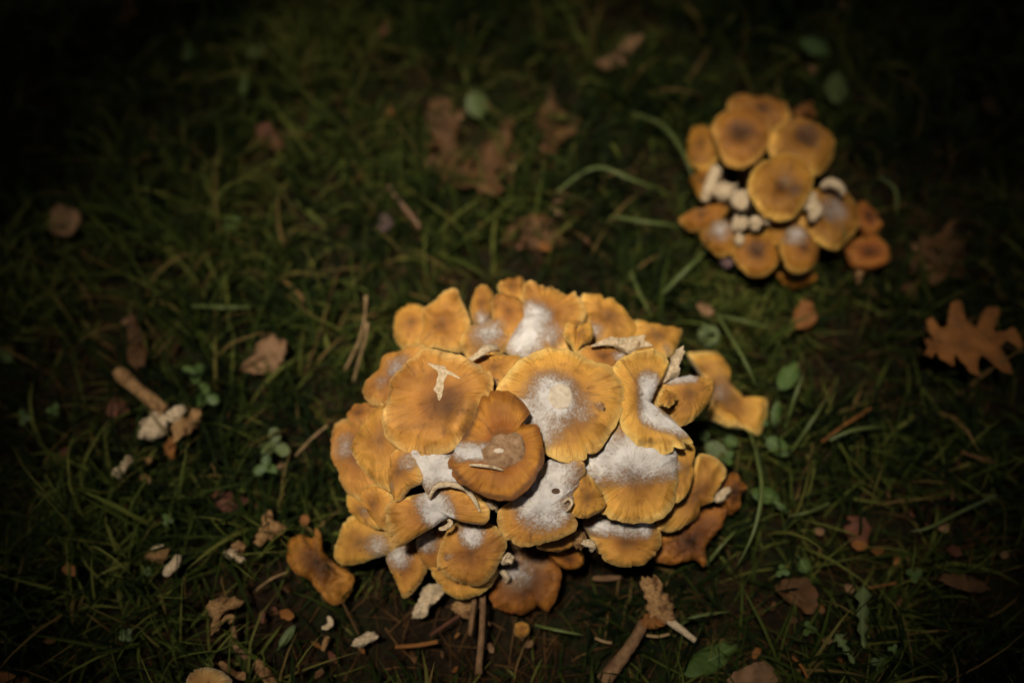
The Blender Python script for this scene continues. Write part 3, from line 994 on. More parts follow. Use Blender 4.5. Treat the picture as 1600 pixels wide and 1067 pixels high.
mushroom('D', 'smooth ochre cap overlapping its paler neighbours at the clump side', [(546, 690), (566, 656), (597, 627), (640, 636), (652, 700), (628, 750), (603, 766), (575, 748), (551, 710)], (600, 690), 11.6, tilt=(-27, -10), H=6, wav=1.6,
         bumps=[(556, 700, 590, 715, 6, 1.4), (585, 640, 560, 670, 6, 1.2)])
mushroom('E', 'outermost ochre cap with greyish middle on the clump flank', [(522, 662), (545, 645), (580, 648), (602, 700), (592, 760), (563, 782), (539, 770), (524, 738), (518, 712)], (562, 712), 8.4, tilt=(-34, -8), H=5, wav=2.0,
         dust=[(545, 700, 20, 0.5)], dark=[(540, 720, 18, 0.35)], bumps=[(528, 690, 526, 730, 6, 2)])
mushroom('E2', 'little tawny cap edge peeping out above the flank cap', [(543, 646), (552, 631), (575, 629), (592, 640), (580, 668), (552, 668)], (565, 648), 9.0, tilt=(-25, 4), H=4, wav=1.2)
mushroom('GG', 'small fanned ochre cap under the smooth flank cap', [(562, 768), (575, 758), (605, 758), (614, 785), (602, 829), (585, 818), (572, 798)], (588, 788), 9.2, tilt=(-28, -22), H=4, wav=0.8)
mushroom('HH', 'thin dull ochre cap edge low on the clump flank', [(538, 773), (560, 772), (585, 795), (594, 826), (566, 819), (548, 805)], (568, 798), 6.8, tilt=(-30, -20), H=3, wav=0.8, dust=[(575, 795, 12, 0.4)])
mushroom('II', 'plain ochre cap with broken lower edge spreading over the lawn', [(519, 864), (527, 834), (546, 806), (590, 818), (618, 848), (600, 868), (582, 873), (560, 881), (530, 883)], (567, 846), 5.2, tilt=(-16, -22), H=6, wav=0.8,
         dust=[(592, 852, 18, 0.6)], torn=[(560, 881, 602, 868, 5)])
mushroom('JJ', 'pointed ochre cap hanging down with mauve dusty top', [(604, 868), (636, 846), (662, 862), (667, 888), (654, 915), (630, 937), (617, 910), (608, 886)], (636, 884), 4.9, tilt=(-8, -28), H=6, wav=0.8, dust=[(622, 862, 22, 0.75)])
mushroom('OO', 'small grey dusty cap wedged between the front caps', [(648, 848), (664, 832), (690, 828), (700, 860), (684, 892), (660, 884)], (675, 858), 6.6, tilt=(-4, -24), H=4, wav=0.6, dust=[(668, 845, 16, 0.7)])
mushroom('KK', 'rounded ochre cap with dark blemish and dusty upper edge in front', [(682, 880), (688, 850), (708, 820), (745, 812), (778, 826), (792, 850), (784, 872), (770, 900), (746, 917), (710, 909), (690, 895)], (736, 862), 8.0, tilt=(-2, -26), H=7, wav=0.8,
         dust=[(738, 833, 18, 0.9)], dark=[(700, 868, 7, 1.0)])
drape(CAPS['KK'][0], CAPS['KK'][1], 'blemish', [(694, 870), (699, 867), (701, 862), (705, 865), (711, 862), (708, 868), (703, 870), (702, 875), (697, 873)], MAT['disc'], 0.0004, 1)
mushroom('LL', 'ochre cap showing only its lower rim beneath the rounded front cap', [(662, 860), (690, 850), (745, 880), (778, 890), (766, 918), (742, 933), (716, 937), (692, 923), (674, 897)], (716, 896), 5.6, tilt=(-3, -26), H=5, wav=0.5)
mushroom('MM', 'dark amber cap smeared with grey mould at the clump foot', [(766, 925), (788, 876), (820, 858), (862, 866), (877, 895), (872, 925), (858, 955), (840, 952), (819, 962), (790, 956), (770, 945)], (820, 908), 3.4, tilt=(2, -22), mat='cap_rot', H=6, wav=1.8, crumple=1.2,
         dust=[(806, 890, 24, 0.6), (840, 872, 14, 0.5)], dark=[(815, 895, 40, 0.75), (865, 900, 14, 0.6)])
mushroom('NN', 'ochre rim of a cap just below the white dusty cap', [(838, 855), (870, 832), (896, 822), (904, 842), (888, 858), (862, 862)], (872, 846), 8.4, tilt=(2, -24), H=3, wav=0.8)
mushroom('NN2', 'small dull brown cap low between the front caps', [(858, 868), (880, 855), (908, 860), (913, 880), (898, 890), (878, 886)], (887, 872), 5.0, tilt=(4, -22), mat='cap_old', H=4, wav=0.8)

# --- back of the clump
mushroom('F', 'tawny cap with greyish dust behind the scarred cap', [(563, 612), (567, 600), (579, 586), (588, 560), (600, 546), (625, 538), (668, 542), (680, 590), (640, 630), (602, 632), (576, 628)], (622, 588), 11.0, tilt=(-22, 3), H=5, wav=1.6,
         dust=[(625, 575, 22, 0.45), (600, 600, 12, 0.35)])
mushroom('G', 'rounded ochre cap curling down at the far corner of the clump', [(615, 530), (615, 500), (622, 483), (642, 474), (664, 479), (682, 500), (668, 532), (640, 546)], (648, 510), 7.8, tilt=(-18, 4), H=7, wav=1.0, dark=[(628, 525, 14, 0.5)])  # dark spot paints the shade on its lower side
mushroom('H', 'upright wedge of ochre cap with a pale broken side', [(666, 476), (690, 458), (711, 447), (718, 463), (734, 500), (730, 530), (716, 548), (684, 546), (650, 541), (655, 512)], (692, 512), 9.4, tilt=(-7, -4), H=4, wav=2.4,
         torn=[(714, 450, 735, 500, 6)], bumps=[(665, 505, 700, 500, 8, 2), (690, 530, 12, 2)])
mushroom('J', 'brown cap veiled in grey dust between the back caps', [(720, 526), (734, 508), (760, 498), (792, 480), (806, 505), (806, 528), (780, 550), (742, 570), (724, 548)], (765, 524), 10.6, tilt=(-2, -2), H=3, wav=1.6, dep=2,
         dust=[(765, 520, 26, 0.65)], dark=[(742, 545, 20, 0.7), (765, 530, 34, 0.4)])
mushroom('I', 'narrow folded cap with pink-cream edges standing at the back', [(734, 480), (744, 449), (760, 445), (771, 459), (769, 492), (756, 514), (741, 506)], (753, 478), 9.6, tilt=(0, -10), H=6, wav=1.2, dust=[(754, 500, 12, 0.7)],
         torn=[(734, 484, 746, 450, 5), (771, 462, 768, 492, 4)])
mushroom('K', 'plump ochre cap leaning against the white dusted cap behind', [(771, 464), (797, 458), (815, 468), (824, 487), (820, 510), (800, 528), (775, 516), (768, 490)], (796, 490), 10.8, tilt=(-4, -4), H=6, wav=1.2, dust=[(780, 512, 12, 0.4)])
mushroom('L', 'tawny cap edge rising at the far back of the clump', [(777, 450), (785, 438), (800, 433), (816, 432), (822, 450), (815, 474), (793, 468)], (799, 452), 9.2, tilt=(-2, 2), H=4, wav=1.6, bumps=[(812, 440, 816, 470, 5, 2)])
mushroom('M', 'large scalloped ochre cap at the back with a white dusted hollow', [(820, 441), (836, 439), (850, 445), (864, 440), (880, 449), (890, 456), (900, 456), (910, 472), (917, 488), (906, 512), (892, 542), (840, 556), (798, 553), (793, 532),
         (812, 500), (816, 468)], (852, 495), 11.2, tilt=(1, -2), H=4, dep=2, wav=2.0, ridges=0.7, dust=[(832, 500, 818, 535, 26, 1.0), (860, 525, 18, 0.7)], bumps=[(880, 530, 10, -2)],
         torn=[(792, 533, 812, 503, 4)])
mushroom('O', 'ochre cap sloping away at the back beside the scalloped one', [(909, 463), (935, 456), (943, 465), (960, 463), (980, 483), (999, 502), (990, 530), (950, 540), (920, 532), (914, 500)], (950, 497), 9.6, tilt=(10, 3), H=5, wav=1.8,
         dust=[(928, 520, 14, 0.5)], bumps=[(940, 470, 938, 500, 5, -1.4)])
mushroom('P', 'ochre cap tip at the far corner of the clump facing the lawn', [(994, 498), (1012, 503), (1038, 506), (1063, 516), (1064, 532), (1054, 552), (1030, 562), (1000, 552), (985, 525)], (1025, 528), 8.4, tilt=(18, 3), H=4, wav=1.4, dust=[(1040, 550, 10, 0.4)])
mushroom('R', 'small ochre cap under a cream curl of torn flesh', [(903, 548), (930, 536), (960, 544), (985, 552), (975, 580), (950, 586), (920, 568)], (942, 560), 12.6, tilt=(6, -4), H=4, wav=1.0, dust=[(965, 560, 10, 0.7)])
mushroom('N', 'small ochre cap folded like a butterfly behind the round white-centred cap', [(880, 522), (888, 503), (900, 512), (906, 506), (922, 500), (928, 512), (924, 530), (908, 540), (901, 552), (892, 538)], (906, 522), 12.6, tilt=(0, -8), H=3, wav=1.4,
         bumps=[(902, 508, 902, 548, 4, -2.5)])
mushroom('PP', 'plain ochre cap filling the gap behind the two top caps', [(728, 566), (752, 553), (785, 552), (815, 556), (800, 590), (775, 612), (752, 600)], (772, 576), 13.0, tilt=(0, -6), H=3, wav=0.8, dust=[(768, 600, 8, 0.7)])


# ------------------------------------------------------------------ torn pieces, curls and other scraps
piece('long cream curl of torn flesh lying behind the round white-centred cap', [(918, 543), (935, 531), (952, 527), (980, 527), (1004, 524), (1015, 542), (1000, 545), (984, 553), (965, 545), (945, 539), (930, 541)], 13.4, (4, -20), H=3, wav=1.5, thick=3)
piece('white upright torn flap beside the half cap', [(1060, 545), (1067, 542), (1068, 552), (1060, 570), (1063, 585), (1050, 592), (1040, 597), (1040, 585), (1048, 565)], 12.2, (20, -10), H=2, wav=1, thick=3)
piece('little honey-brown cap chip stuck in the torn gap', [(1027, 630), (1032, 616), (1041, 607), (1058, 617), (1055, 628), (1046, 636)], 13.0, (18, -14), mat='cap', H=3, wav=0.5, thick=1.5, crumple=0.4)
strip('cream curled rim lying between the scarred cap and the back caps', [(731, 564, 14.2), (745, 556, 14.3), (760, 546, 14.2), (773, 543, 13.6), (779, 548, 13.0)], [1.2, 2.4, 3.4, 3.4, 1.4])
strip('cream broken rim arching over the two-lobed cap', [(670, 778, 12.2), (680, 762, 12.7), (692, 757, 12.9), (712, 758, 12.8), (730, 766, 12.6), (742, 782, 12.3), (750, 800, 11.9)], [0.8, 1.8, 2.0, 1.8, 1.8, 1.6, 0.6])
strip('small white hooked scrap under the two-lobed cap', [(686, 826, 10.3), (696, 824, 10.5), (704, 817, 10.6), (700, 811, 10.7)], [1.0, 1.8, 2.2, 1.0])
strip('white crumb in the dark cleft left of the white dusty cap', [(762, 783, 11.6), (768, 790, 11.4), (775, 793, 11.2), (776, 799, 10.9)], [2.2, 2.5, 1.6, 1.0], flat=0.9)
piece('white snail-like curl on the mouldy cap', [(778, 868), (786, 863), (798, 863), (804, 870), (800, 879), (790, 883), (780, 879)], 7.0, (6, -20), H=3, wav=1.5, thick=3, dep=1.5)
strip('pinkish frayed scrap on the mouldy cap', [(780, 890, 5.4), (788, 896, 5.2), (794, 904, 4.9), (790, 910, 4.6)], [1.2, 2.4, 1.8, 0.8])
piece('grey crumpled scrap wedged between two front caps', [(893, 836), (902, 828), (914, 832), (918, 846), (912, 858), (900, 856), (894, 848)], 8.6, (4, -20), mat='flesh_brown', H=4, wav=2.5, thick=4)
strip('pale crumbly scrap tucked beside the grey-topped front cap', [(908, 846, 8.8), (918, 848, 8.9), (926, 852, 8.8), (924, 860, 8.3)], [1.6, 3.0, 2.8, 1.6], flat=0.9, wob=0.5)
strip('tiny curled white sliver on the white dusty cap', [(880, 785, 12.9), (888, 779, 13.1), (894, 784, 13.0), (890, 793, 12.8), (884, 798, 12.6)], [0.6, 1.0, 1.0, 1.0, 0.5])
piece('cream lip of flesh on the small torn orange cap', [(1111, 777), (1122, 768), (1138, 760), (1142, 766), (1132, 780), (1118, 785)], 5.4, (14, -20), H=2, wav=0.6, thick=2)

# ------------------------------------------------------------------ the small clump
G2 = 'honey mushrooms of the small clump'


def m2(key, label, outline, c, z, **kw):
    kw.setdefault('mat', 'cap_young')
    kw.setdefault('stem_r', 5)
    kw.setdefault('wav', 1.2)
    return mushroom(key, label, outline, c, z, axis=AX2, group=G2, **kw)


m2('d2', 'tawny cap half hidden at the back of the small clump', [(1138, 160), (1164, 145), (1202, 149), (1228, 161), (1236, 182), (1215, 205), (1170, 205), (1145, 190)], (1188, 175), 5.0, tilt=(0, 6), H=5)
m2('a2', 'round dark-eyed tawny cap with rolled pale rim in the small clump', [(1111, 200), (1126, 174), (1164, 161), (1199, 180), (1205, 209), (1189, 244), (1161, 260), (1132, 251), (1118, 222)], (1158, 210), 7.2, tilt=(-6, -10), H=6, dep=5,
   dark=[(1157, 210, 22, 1.0), (1157, 210, 38, 0.45)], bumps=[(1114, 212, 8, 3)])
m2('b2', 'oval dark-eyed tawny cap leaning out of the small clump', [(1206, 205), (1228, 188), (1259, 186), (1291, 203), (1307, 228), (1298, 254), (1275, 271), (1234, 250), (1205, 238)], (1256, 218), 6.6, tilt=(10, -6), H=7, dep=5,
   dark=[(1258, 215, 22, 1.0), (1258, 215, 36, 0.45), (1275, 200, 10, 0.35)])
m2('c2', 'topmost tawny cap of the small clump with an off-centre dark hole', [(1170, 292), (1180, 260), (1208, 243), (1247, 244), (1269, 263), (1272, 289), (1259, 317), (1237, 340), (1208, 340), (1183, 324)], (1222, 291), 8.6, tilt=(2, -12), H=6, dep=5,
   dark=[(1238, 296, 24, 0.6), (1242, 300, 12, 1.0)], dust=[(1226, 284, 13, 0.3)])
m2('e2', 'plain brown cap curling down at the side of the small clump', [(1071, 238), (1078, 206), (1090, 195), (1110, 200), (1122, 235), (1106, 262), (1081, 258)], (1096, 230), 4.6, tilt=(-22, 0), H=6)
m2('f2', 'tipped brown cap showing gill lines beside a cream stump', [(1076, 278), (1092, 266), (1118, 264), (1122, 285), (1104, 318), (1086, 300)], (1098, 285), 4.2, tilt=(-26, -8), H=5)
m2('g2', 'half cap with pale upper edge at the foot of the small clump', [(1060, 341), (1078, 330), (1098, 323), (1132, 317), (1136, 330), (1112, 352), (1084, 357)], (1098, 338), 3.8, tilt=(-12, -6), H=5, dust=[(1095, 326, 12, 0.3)], torn=[(1062, 340, 1130, 320, 4)])
m2('h2', 'dusty mauve cap below the half cap in the small clump', [(1094, 368), (1110, 350), (1128, 340), (1147, 360), (1145, 392), (1120, 397)], (1122, 368), 4.4, tilt=(-10, -16), H=5, dust=[(1126, 356, 20, 0.6)])
m2('i2', 'small round dark-centred cap at the foot of the small clump', [(1147, 400), (1150, 378), (1168, 366), (1199, 371), (1218, 391), (1215, 413), (1196, 429), (1167, 426)], (1182, 396), 4.6, tilt=(-2, -16), H=5, dep=1, dark=[(1180, 390, 18, 0.9), (1180, 390, 28, 0.4)])
m2('j3', 'orange cap filling the gap under the topmost small cap', [(1196, 362), (1210, 335), (1245, 332), (1252, 350), (1232, 372), (1212, 380)], (1224, 354), 5.6, tilt=(0, -14), H=4)
m2('j2', 'egg-shaped tawny cap with pale dusty crown in the small clump', [(1220, 380), (1236, 354), (1258, 353), (1279, 384), (1275, 413), (1253, 427), (1231, 419)], (1250, 390), 5.4, tilt=(4, -22), H=8, dust=[(1240, 368, 17, 0.65)])
m2('k2', 'large tawny cap with dark hollow holding two cream scraps', [(1250, 345), (1262, 305), (1295, 288), (1329, 298), (1345, 335), (1336, 365), (1306, 389), (1279, 376)], (1298, 336), 5.2, tilt=(12, -10), H=5, dep=4, dark=[(1300, 322, 24, 0.8)], dust=[(1300, 330, 22, 0.5)])
m2('l2', 'cup-shaped orange cap lying off the end of the small clump', [(1325, 392), (1336, 372), (1374, 368), (1394, 400), (1376, 416), (1342, 416)], (1358, 394), 2.8, tilt=(8, -8), H=2, dep=3, wav=1.5, torn=[(1375, 368, 1395, 402, 3)], mat='cap_old')
m2('n2', 'ragged brown cap behind the cup-shaped orange one', [(1338, 322), (1352, 312), (1368, 330), (1378, 352), (1362, 366), (1340, 352)], (1356, 340), 2.6, tilt=(14, 2), H=3, wav=2, mat='cap_old')
m2('o2', 'shrivelled brown cap at the foot of the egg-shaped one', [(1214, 425), (1240, 436), (1270, 424), (1278, 434), (1256, 446), (1232, 446)], (1246, 436), 1.8, tilt=(2, -8), H=3, wav=2, mat='cap_old')
piece('small brown scrap behind the oval cap of the small clump', [(1240, 172), (1252, 163), (1270, 164), (1276, 178), (1262, 184), (1246, 182)], 3.0, (0, 0), mat='leaf_orange', H=3, wav=3, thick=1.5)
strip('cream leaning stump at the side of the small clump', [(1120, 264, 5.8), (1114, 280, 5.7), (1106, 300, 5.2), (1101, 314, 4.6)], [5.0, 5.5, 5.2, 3.5], flat=1.0, wob=0.1)
piece('cream lump of broken stem in the middle of the small clump', [(1114, 300), (1124, 288), (1140, 284), (1150, 292), (1146, 308), (1130, 314)], 5.6, (-4, -10), H=5, wav=2, thick=5)
piece('round cut stem end with brown ring in the small clump', [(1143, 312), (1148, 299), (1162, 296), (1174, 304), (1174, 320), (1162, 327), (1149, 323)], 6.4, (0, -14), H=3, wav=0.5, dep=3, thick=4)
piece('curled cream bud beside the small round cap', [(1143, 348), (1150, 338), (1166, 340), (1170, 352), (1160, 360), (1148, 358)], 5.6, (0, -10), H=5, wav=1.5, dep=2, thick=4)
piece('bright cream curled bud under the topmost small cap', [(1171, 350), (1176, 336), (1192, 333), (1206, 342), (1202, 352), (1192, 350), (1184, 360)], 6.6, (0, -10), H=5, wav=2, dep=2, thick=4)
piece('tiny cream bud above the small round cap', [(1148, 372), (1154, 364), (1164, 368), (1163, 380), (1153, 382)], 5.4, (0, -10), H=4, wav=0.6, thick=3)
piece('cream chunk of broken stem on the large tawny cap', [(1258, 312), (1270, 300), (1280, 312), (1288, 332), (1276, 346), (1263, 342)], 7.0, (4, -10), H=5, wav=1, thick=5)
strip('cream curl of flesh over the large tawny cap', [(1284, 292, 6.6), (1294, 286, 7.2), (1306, 288, 7.2), (1316, 298, 6.8), (1315, 306, 6.4)], [3.0, 4.5, 4.2, 3.4, 2.0], flat=0.8)
piece('grey-pink scrap hanging under the dusty mauve cap', [(1126, 402), (1138, 396), (1146, 408), (1140, 418), (1128, 414)], 2.6, (-4, -10), mat='leaf_mauve', H=4, wav=1, thick=3)
piece('pale scrap under the cup-shaped orange cap', [(1338, 420), (1346, 416), (1350, 428), (1344, 440), (1337, 432)], 1.8, (0, 0), mat='flesh_brown', H=2, wav=1, thick=2)

# ------------------------------------------------------------------ fallen and broken mushrooms around
mushroom('QQ', 'collapsed rusty orange cap with frayed edge beside the large clump', [(442, 849), (462, 834), (484, 838), (490, 824), (500, 832), (506, 862), (522, 878), (551, 900), (540, 930), (517, 944), (497, 922), (478, 903), (454, 889)], (497, 880), 3.2,
         tilt=(-4, -10), mat='cap_rot', H=4, wav=3.5, dark=[(512, 880, 20, 0.8)], crumple=3.0, bumps=[(505, 845, 520, 900, 8, -5), (470, 865, 14, 3)], torn=[(454, 889, 497, 922, 5), (505, 930, 520, 944, 5)], foot=at(500, 890, 0),
         stem_r=5, group='fallen mushrooms')
mushroom('RR', 'pale yellow crinkle-edged cap standing apart in the grass', [(290, 1060), (296, 1050), (306, 1044), (318, 1042), (332, 1043), (346, 1048), (356, 1056), (362, 1066), (364, 1090), (345, 1112), (318, 1116), (296, 1104), (287, 1082)], (325, 1078), 4.0,
         mat='cap_pale', tilt=(0, -4), H=6, wav=0.8, ridges=0.9, foot=at(325, 1082, 0), group='fallen mushrooms')
mushroom('tiny', 'tiny round yellow button mushroom on the bare soil', [(803, 983), (807, 973), (816, 970), (825, 974), (828, 983), (824, 992), (815, 995), (806, 992)], (815, 983), 2.0, tilt=(0, -6), H=2, wav=0.1, ridges=0.05,
         foot=at(815, 988, 0), stem_r=2.5, rim=0.8, thick=2, group='fallen mushrooms')
# broken mushroom on the lawn: stem, cap pieces, gills
bt = thing('broken_mushroom', 'uprooted broken mushroom with long tan stem and pale shattered cap', 'mushroom', at(250, 650, 0), 'fallen mushrooms')


part_strip(bt, 'stem', [(184, 580, 3.0), (195, 590, 3.1), (215, 608, 3.2), (240, 628, 3.3), (258, 642, 3.2)], [4.5, 6.5, 5.0, 5.5, 6.0], 'flesh_brown', 1.0, 0.12)
part_piece(bt, 'cap_shard', [(217, 680), (222, 664), (230, 648), (245, 640), (262, 655), (258, 672), (250, 682), (232, 689)], 3.2, (-4, -14), 'flesh', H=3, wav=2.5, thick=2.5)
part_piece(bt, 'cap_shard', [(258, 648), (270, 634), (288, 634), (284, 650), (270, 660)], 4.0, (4, -14), 'flesh', H=3, wav=1, thick=2.5)
part_piece(bt, 'gill_shard', [(266, 665), (282, 650), (296, 656), (300, 640), (318, 645), (305, 668), (290, 680), (276, 692), (268, 682)], 3.4, (6, -14), 'flesh_brown', H=3, wav=3, thick=2.5)
part_piece(bt, 'cap_shard', [(258, 692), (272, 684), (276, 698), (270, 718), (260, 712)], 2.8, (0, -14), 'leaf_orange', H=3, wav=1, thick=2)
piece('two-part cream crumb on the lawn below the broken mushroom', [(177, 738), (182, 728), (192, 722), (200, 712), (206, 714), (200, 728), (198, 740), (186, 746)], 2.4, (0, -6), H=3, wav=2)
piece('dull cream flake near the broken mushroom', [(218, 744), (226, 738), (236, 750), (230, 756)], 2.0, (0, 0), mat='flesh_brown', H=1, wav=1, thick=1.5)
piece('pinkish crumb near the broken mushroom', [(228, 718), (234, 712), (238, 720), (232, 726)], 2.0, (0, 0), mat='flesh_brown', H=1, wav=0.5, thick=1.5)

sh = thing('broken_mushroom', 'small split mushroom scrap with bright rounded edge on dark grass', 'mushroom', at(255, 880, 0), 'fallen mushrooms')
part_piece(sh, 'cap_shard', [(224, 870), (240, 862), (256, 855), (266, 858), (262, 870), (250, 880), (238, 876)], 2.6, (0, -10), 'flesh_brown', H=3, wav=2, thick=2)
part_strip(sh, 'cap_rim', [(278, 868, 2.8), (274, 880, 3.0), (264, 890, 3.0), (258, 897, 2.7)], [2.5, 4.2, 4.2, 2.5], 'flesh', 0.8, 0.15)
part_strip(sh, 'gill_shard', [(236, 857, 2.8), (246, 853, 2.9), (255, 852, 2.7)], [0.8, 1.4, 0.8], 'flesh')
cr = thing('broken_mushroom', 'crumpled cluster of cream mushroom crumbs on dark grass', 'mushroom', at(368, 862, 0), 'fallen mushrooms')
part_piece(cr, 'cap_shard', [(351, 862), (358, 856), (370, 860), (366, 870), (356, 872)], 2.8, (0, -8), 'flesh', H=3, wav=2, thick=2)
part_piece(cr, 'cap_shard', [(362, 850), (374, 845), (384, 852), (380, 862), (368, 860)], 3.0, (0, -8), 'flesh_brown', H=3, wav=1.5, thick=2)
part_piece(cr, 'gill_shard', [(366, 868), (376, 866), (383, 874), (378, 880), (370, 876)], 2.6, (0, -8), 'flesh', H=2, wav=2, thick=2)
cv = thing('broken_mushroom', 'bent tan half cap with curled lower end among dark litter', 'mushroom', at(345, 962, 0), 'fallen mushrooms')
part_piece(cv, 'cap_shard', [(324, 958), (330, 938), (342, 930), (358, 930), (380, 938), (372, 948), (354, 952), (346, 966), (342, 984), (332, 992), (326, 980)], 2.8, (-4, -10), 'flesh_brown', H=4, wav=2, thick=2)
part_strip(cv, 'gill_shard', [(346, 974, 2.8), (354, 964, 3.0), (364, 964, 2.9), (358, 974, 2.6)], [0.8, 1.8, 1.8, 0.8], 'flesh_brown')
strip('thin curved brown stem lying among dark litter', [(364, 978, 2.2), (366, 998, 2.3), (372, 1014, 2.3), (386, 1028, 2.0)], [1.6, 2.4, 2.6, 2.0], 'stem', 'mushroom_fragment', 'mushroom piece', wob=0.15)
strip('bent tan stem piece behind the crinkle-edged cap', [(344, 1034, 2.4), (354, 1044, 2.6), (368, 1054, 2.6), (384, 1056, 2.4)], [1.8, 2.6, 2.8, 3.2], 'flesh_brown', 'mushroom_fragment', 'mushroom piece', wob=0.2)
strip('thick tan stem piece pointing out of frame edge litter', [(400, 1034, 2.4), (410, 1046, 2.6), (420, 1060, 2.6), (430, 1076, 2.4)], [3.5, 4.5, 4.2, 4.0], 'flesh_brown', 'mushroom_fragment', 'mushroom piece', wob=0.2)
piece('forked tan scrap between grass and the rusty collapsed cap', [(398, 850), (404, 830), (410, 812), (418, 794), (428, 800), (428, 812), (444, 818), (447, 834), (428, 842), (412, 848)], 2.8, (-2, -6), mat='flesh_brown', H=3, wav=2.5, thick=1.6)
strip('small white comma-shaped crumb on dark soil', [(503, 980, 2.0), (511, 979, 2.2), (517, 972, 2.2), (513, 963, 2.0)], [1.0, 2.2, 2.4, 1.4])
strip('pale short stem crumb below the comma-shaped crumb', [(512, 994, 1.9), (508, 1004, 2.0), (504, 1016, 1.8)], [1.6, 2.2, 1.2], 'flesh_brown')
piece('cream wedge of flesh lying on brown litter', [(550, 1006), (560, 996), (576, 985), (588, 990), (590, 998), (576, 1004), (560, 1012)], 2.0, (0, -6), H=3, wav=1.5)
piece('pale ragged flake under the pointed hanging cap', [(645, 964), (652, 940), (660, 918), (676, 910), (690, 918), (688, 936), (672, 948), (664, 966)], 2.4, (-4, -10), mat='flesh', H=3, wav=2.5, thick=1.6)
piece('blurred tan flake beside the brown stems in front', [(706, 950), (716, 936), (736, 934), (750, 942), (744, 960), (724, 964)], 2.0, (0, -8), mat='flesh_brown', H=3, wav=1.5)
strip('long upright brown stem lying in front of the clump', [(754, 928, 3.6), (754, 960, 3.2), (752, 1000, 2.6), (749, 1030, 2.2), (748, 1052, 1.8)], [2.4, 2.2, 2.2, 2.4, 2.8], 'stem', 'mushroom_fragment', 'mushroom piece', wob=0.12)
strip('thin brown stem beside the long one in front', [(742, 932, 3.4), (738, 960, 2.8), (734, 992, 1.8)], [1.6, 2.0, 1.4], 'stem', 'mushroom_fragment', 'mushroom piece', wob=0.12)
tm = thing('broken_mushroom', 'torn brown mushroom with twisted cap and two splayed stems on the grass', 'mushroom', at(1030, 980, 0), 'fallen mushrooms')
part_piece(tm, 'cap_shard', [(997, 904), (1014, 900), (1030, 908), (1044, 930), (1054, 956), (1046, 970), (1030, 976), (1014, 968), (1010, 940)], 3.4, (8, -10), 'flesh_brown', H=4, wav=3.0, thick=1.6)
part_piece(tm, 'cap_shard', [(1000, 968), (1016, 956), (1034, 962), (1040, 974), (1020, 982), (1002, 978)], 3.2, (0, -10), 'leaf_orange', H=3, wav=2, thick=1.6)
part_strip(tm, 'stem', [(1006, 972, 3.0), (996, 992, 2.8), (980, 1016, 2.5), (962, 1040, 2.2), (942, 1064, 1.8)], [4.0, 4.2, 4.5, 5.2, 6.0], 'stem', 1.0, 0.12)
part_strip(tm, 'stem', [(1040, 958, 3.0), (1050, 972, 3.0), (1068, 986, 2.8), (1086, 1000, 2.4)], [3.5, 3.2, 2.4, 2.0], 'flesh', 1.0, 0.12)


# ------------------------------------------------------------------ fallen leaves
def sheet(outline, z, mat, tilt=(0, 0), curl=2.0, thick=0.5, parent=None, name='blade', seed=1, smooth_outline=True, cuts=2, jag=0.12):
    """thin crumpled sheet of traced outline lying at height z (cm)"""
    c = (sum(p[0] for p in outline) / len(outline), sum(p[1] for p in outline) / len(outline))
    P = at(c[0], c[1], z / 100)
    n = Vector((math.tan(R(tilt[0])), math.tan(R(tilt[1])), 1)).normalized()
    u = (Vector((1, 0, 0)) - n * n.x).normalized()
    v = n.cross(u)
    q = [onplane(x, y, P, n) - P for x, y in outline]
    pts = [(a.dot(u), a.dot(v)) for a in q]
    if smooth_outline:
        rj = random.Random(seed * 17 + 3)
        pts = [tuple(p * (1 + rj.uniform(-jag, jag * 0.6))) for p in spline(pts, max(28, len(pts) * 3))]
    bm = bmesh.new()
    bm.faces.new([bm.verts.new((x, y, 0)) for x, y in pts])
    bmesh.ops.triangulate(bm, faces=bm.faces[:])
    bmesh.ops.subdivide_edges(bm, edges=bm.edges[:], cuts=cuts, use_grid_fill=True)
    bmesh.ops.recalc_face_normals(bm, faces=bm.faces[:])
    for w in bm.verts:
        x, y = w.co.x, w.co.y
        w.co.z = curl / 1000 * (1.6 * noise.noise(Vector((x * 30, y * 30, seed * 3.7))) + 0.7 * noise.noise(Vector((x * 90, y * 90, seed * 1.3)))) + curl * 1.2 * (x * x + y * y) ** 0.5 * 0.02
    g = bmesh.ops.extrude_face_region(bm, geom=bm.faces[:])
    for w in [e for e in g['geom'] if isinstance(e, bmesh.types.BMVert)]:
        w.co.z -= thick / 1000
    bmesh.ops.recalc_face_normals(bm, faces=bm.faces[:])
    vs = [P + u * w.co.x + v * w.co.y + n * w.co.z for w in bm.verts]
    fs = [tuple(w.index for w in f.verts) for f in bm.faces]
    bm.free()
    return mesh_obj(name, vs, fs, mat, parent, origin=P if parent is None else None), P


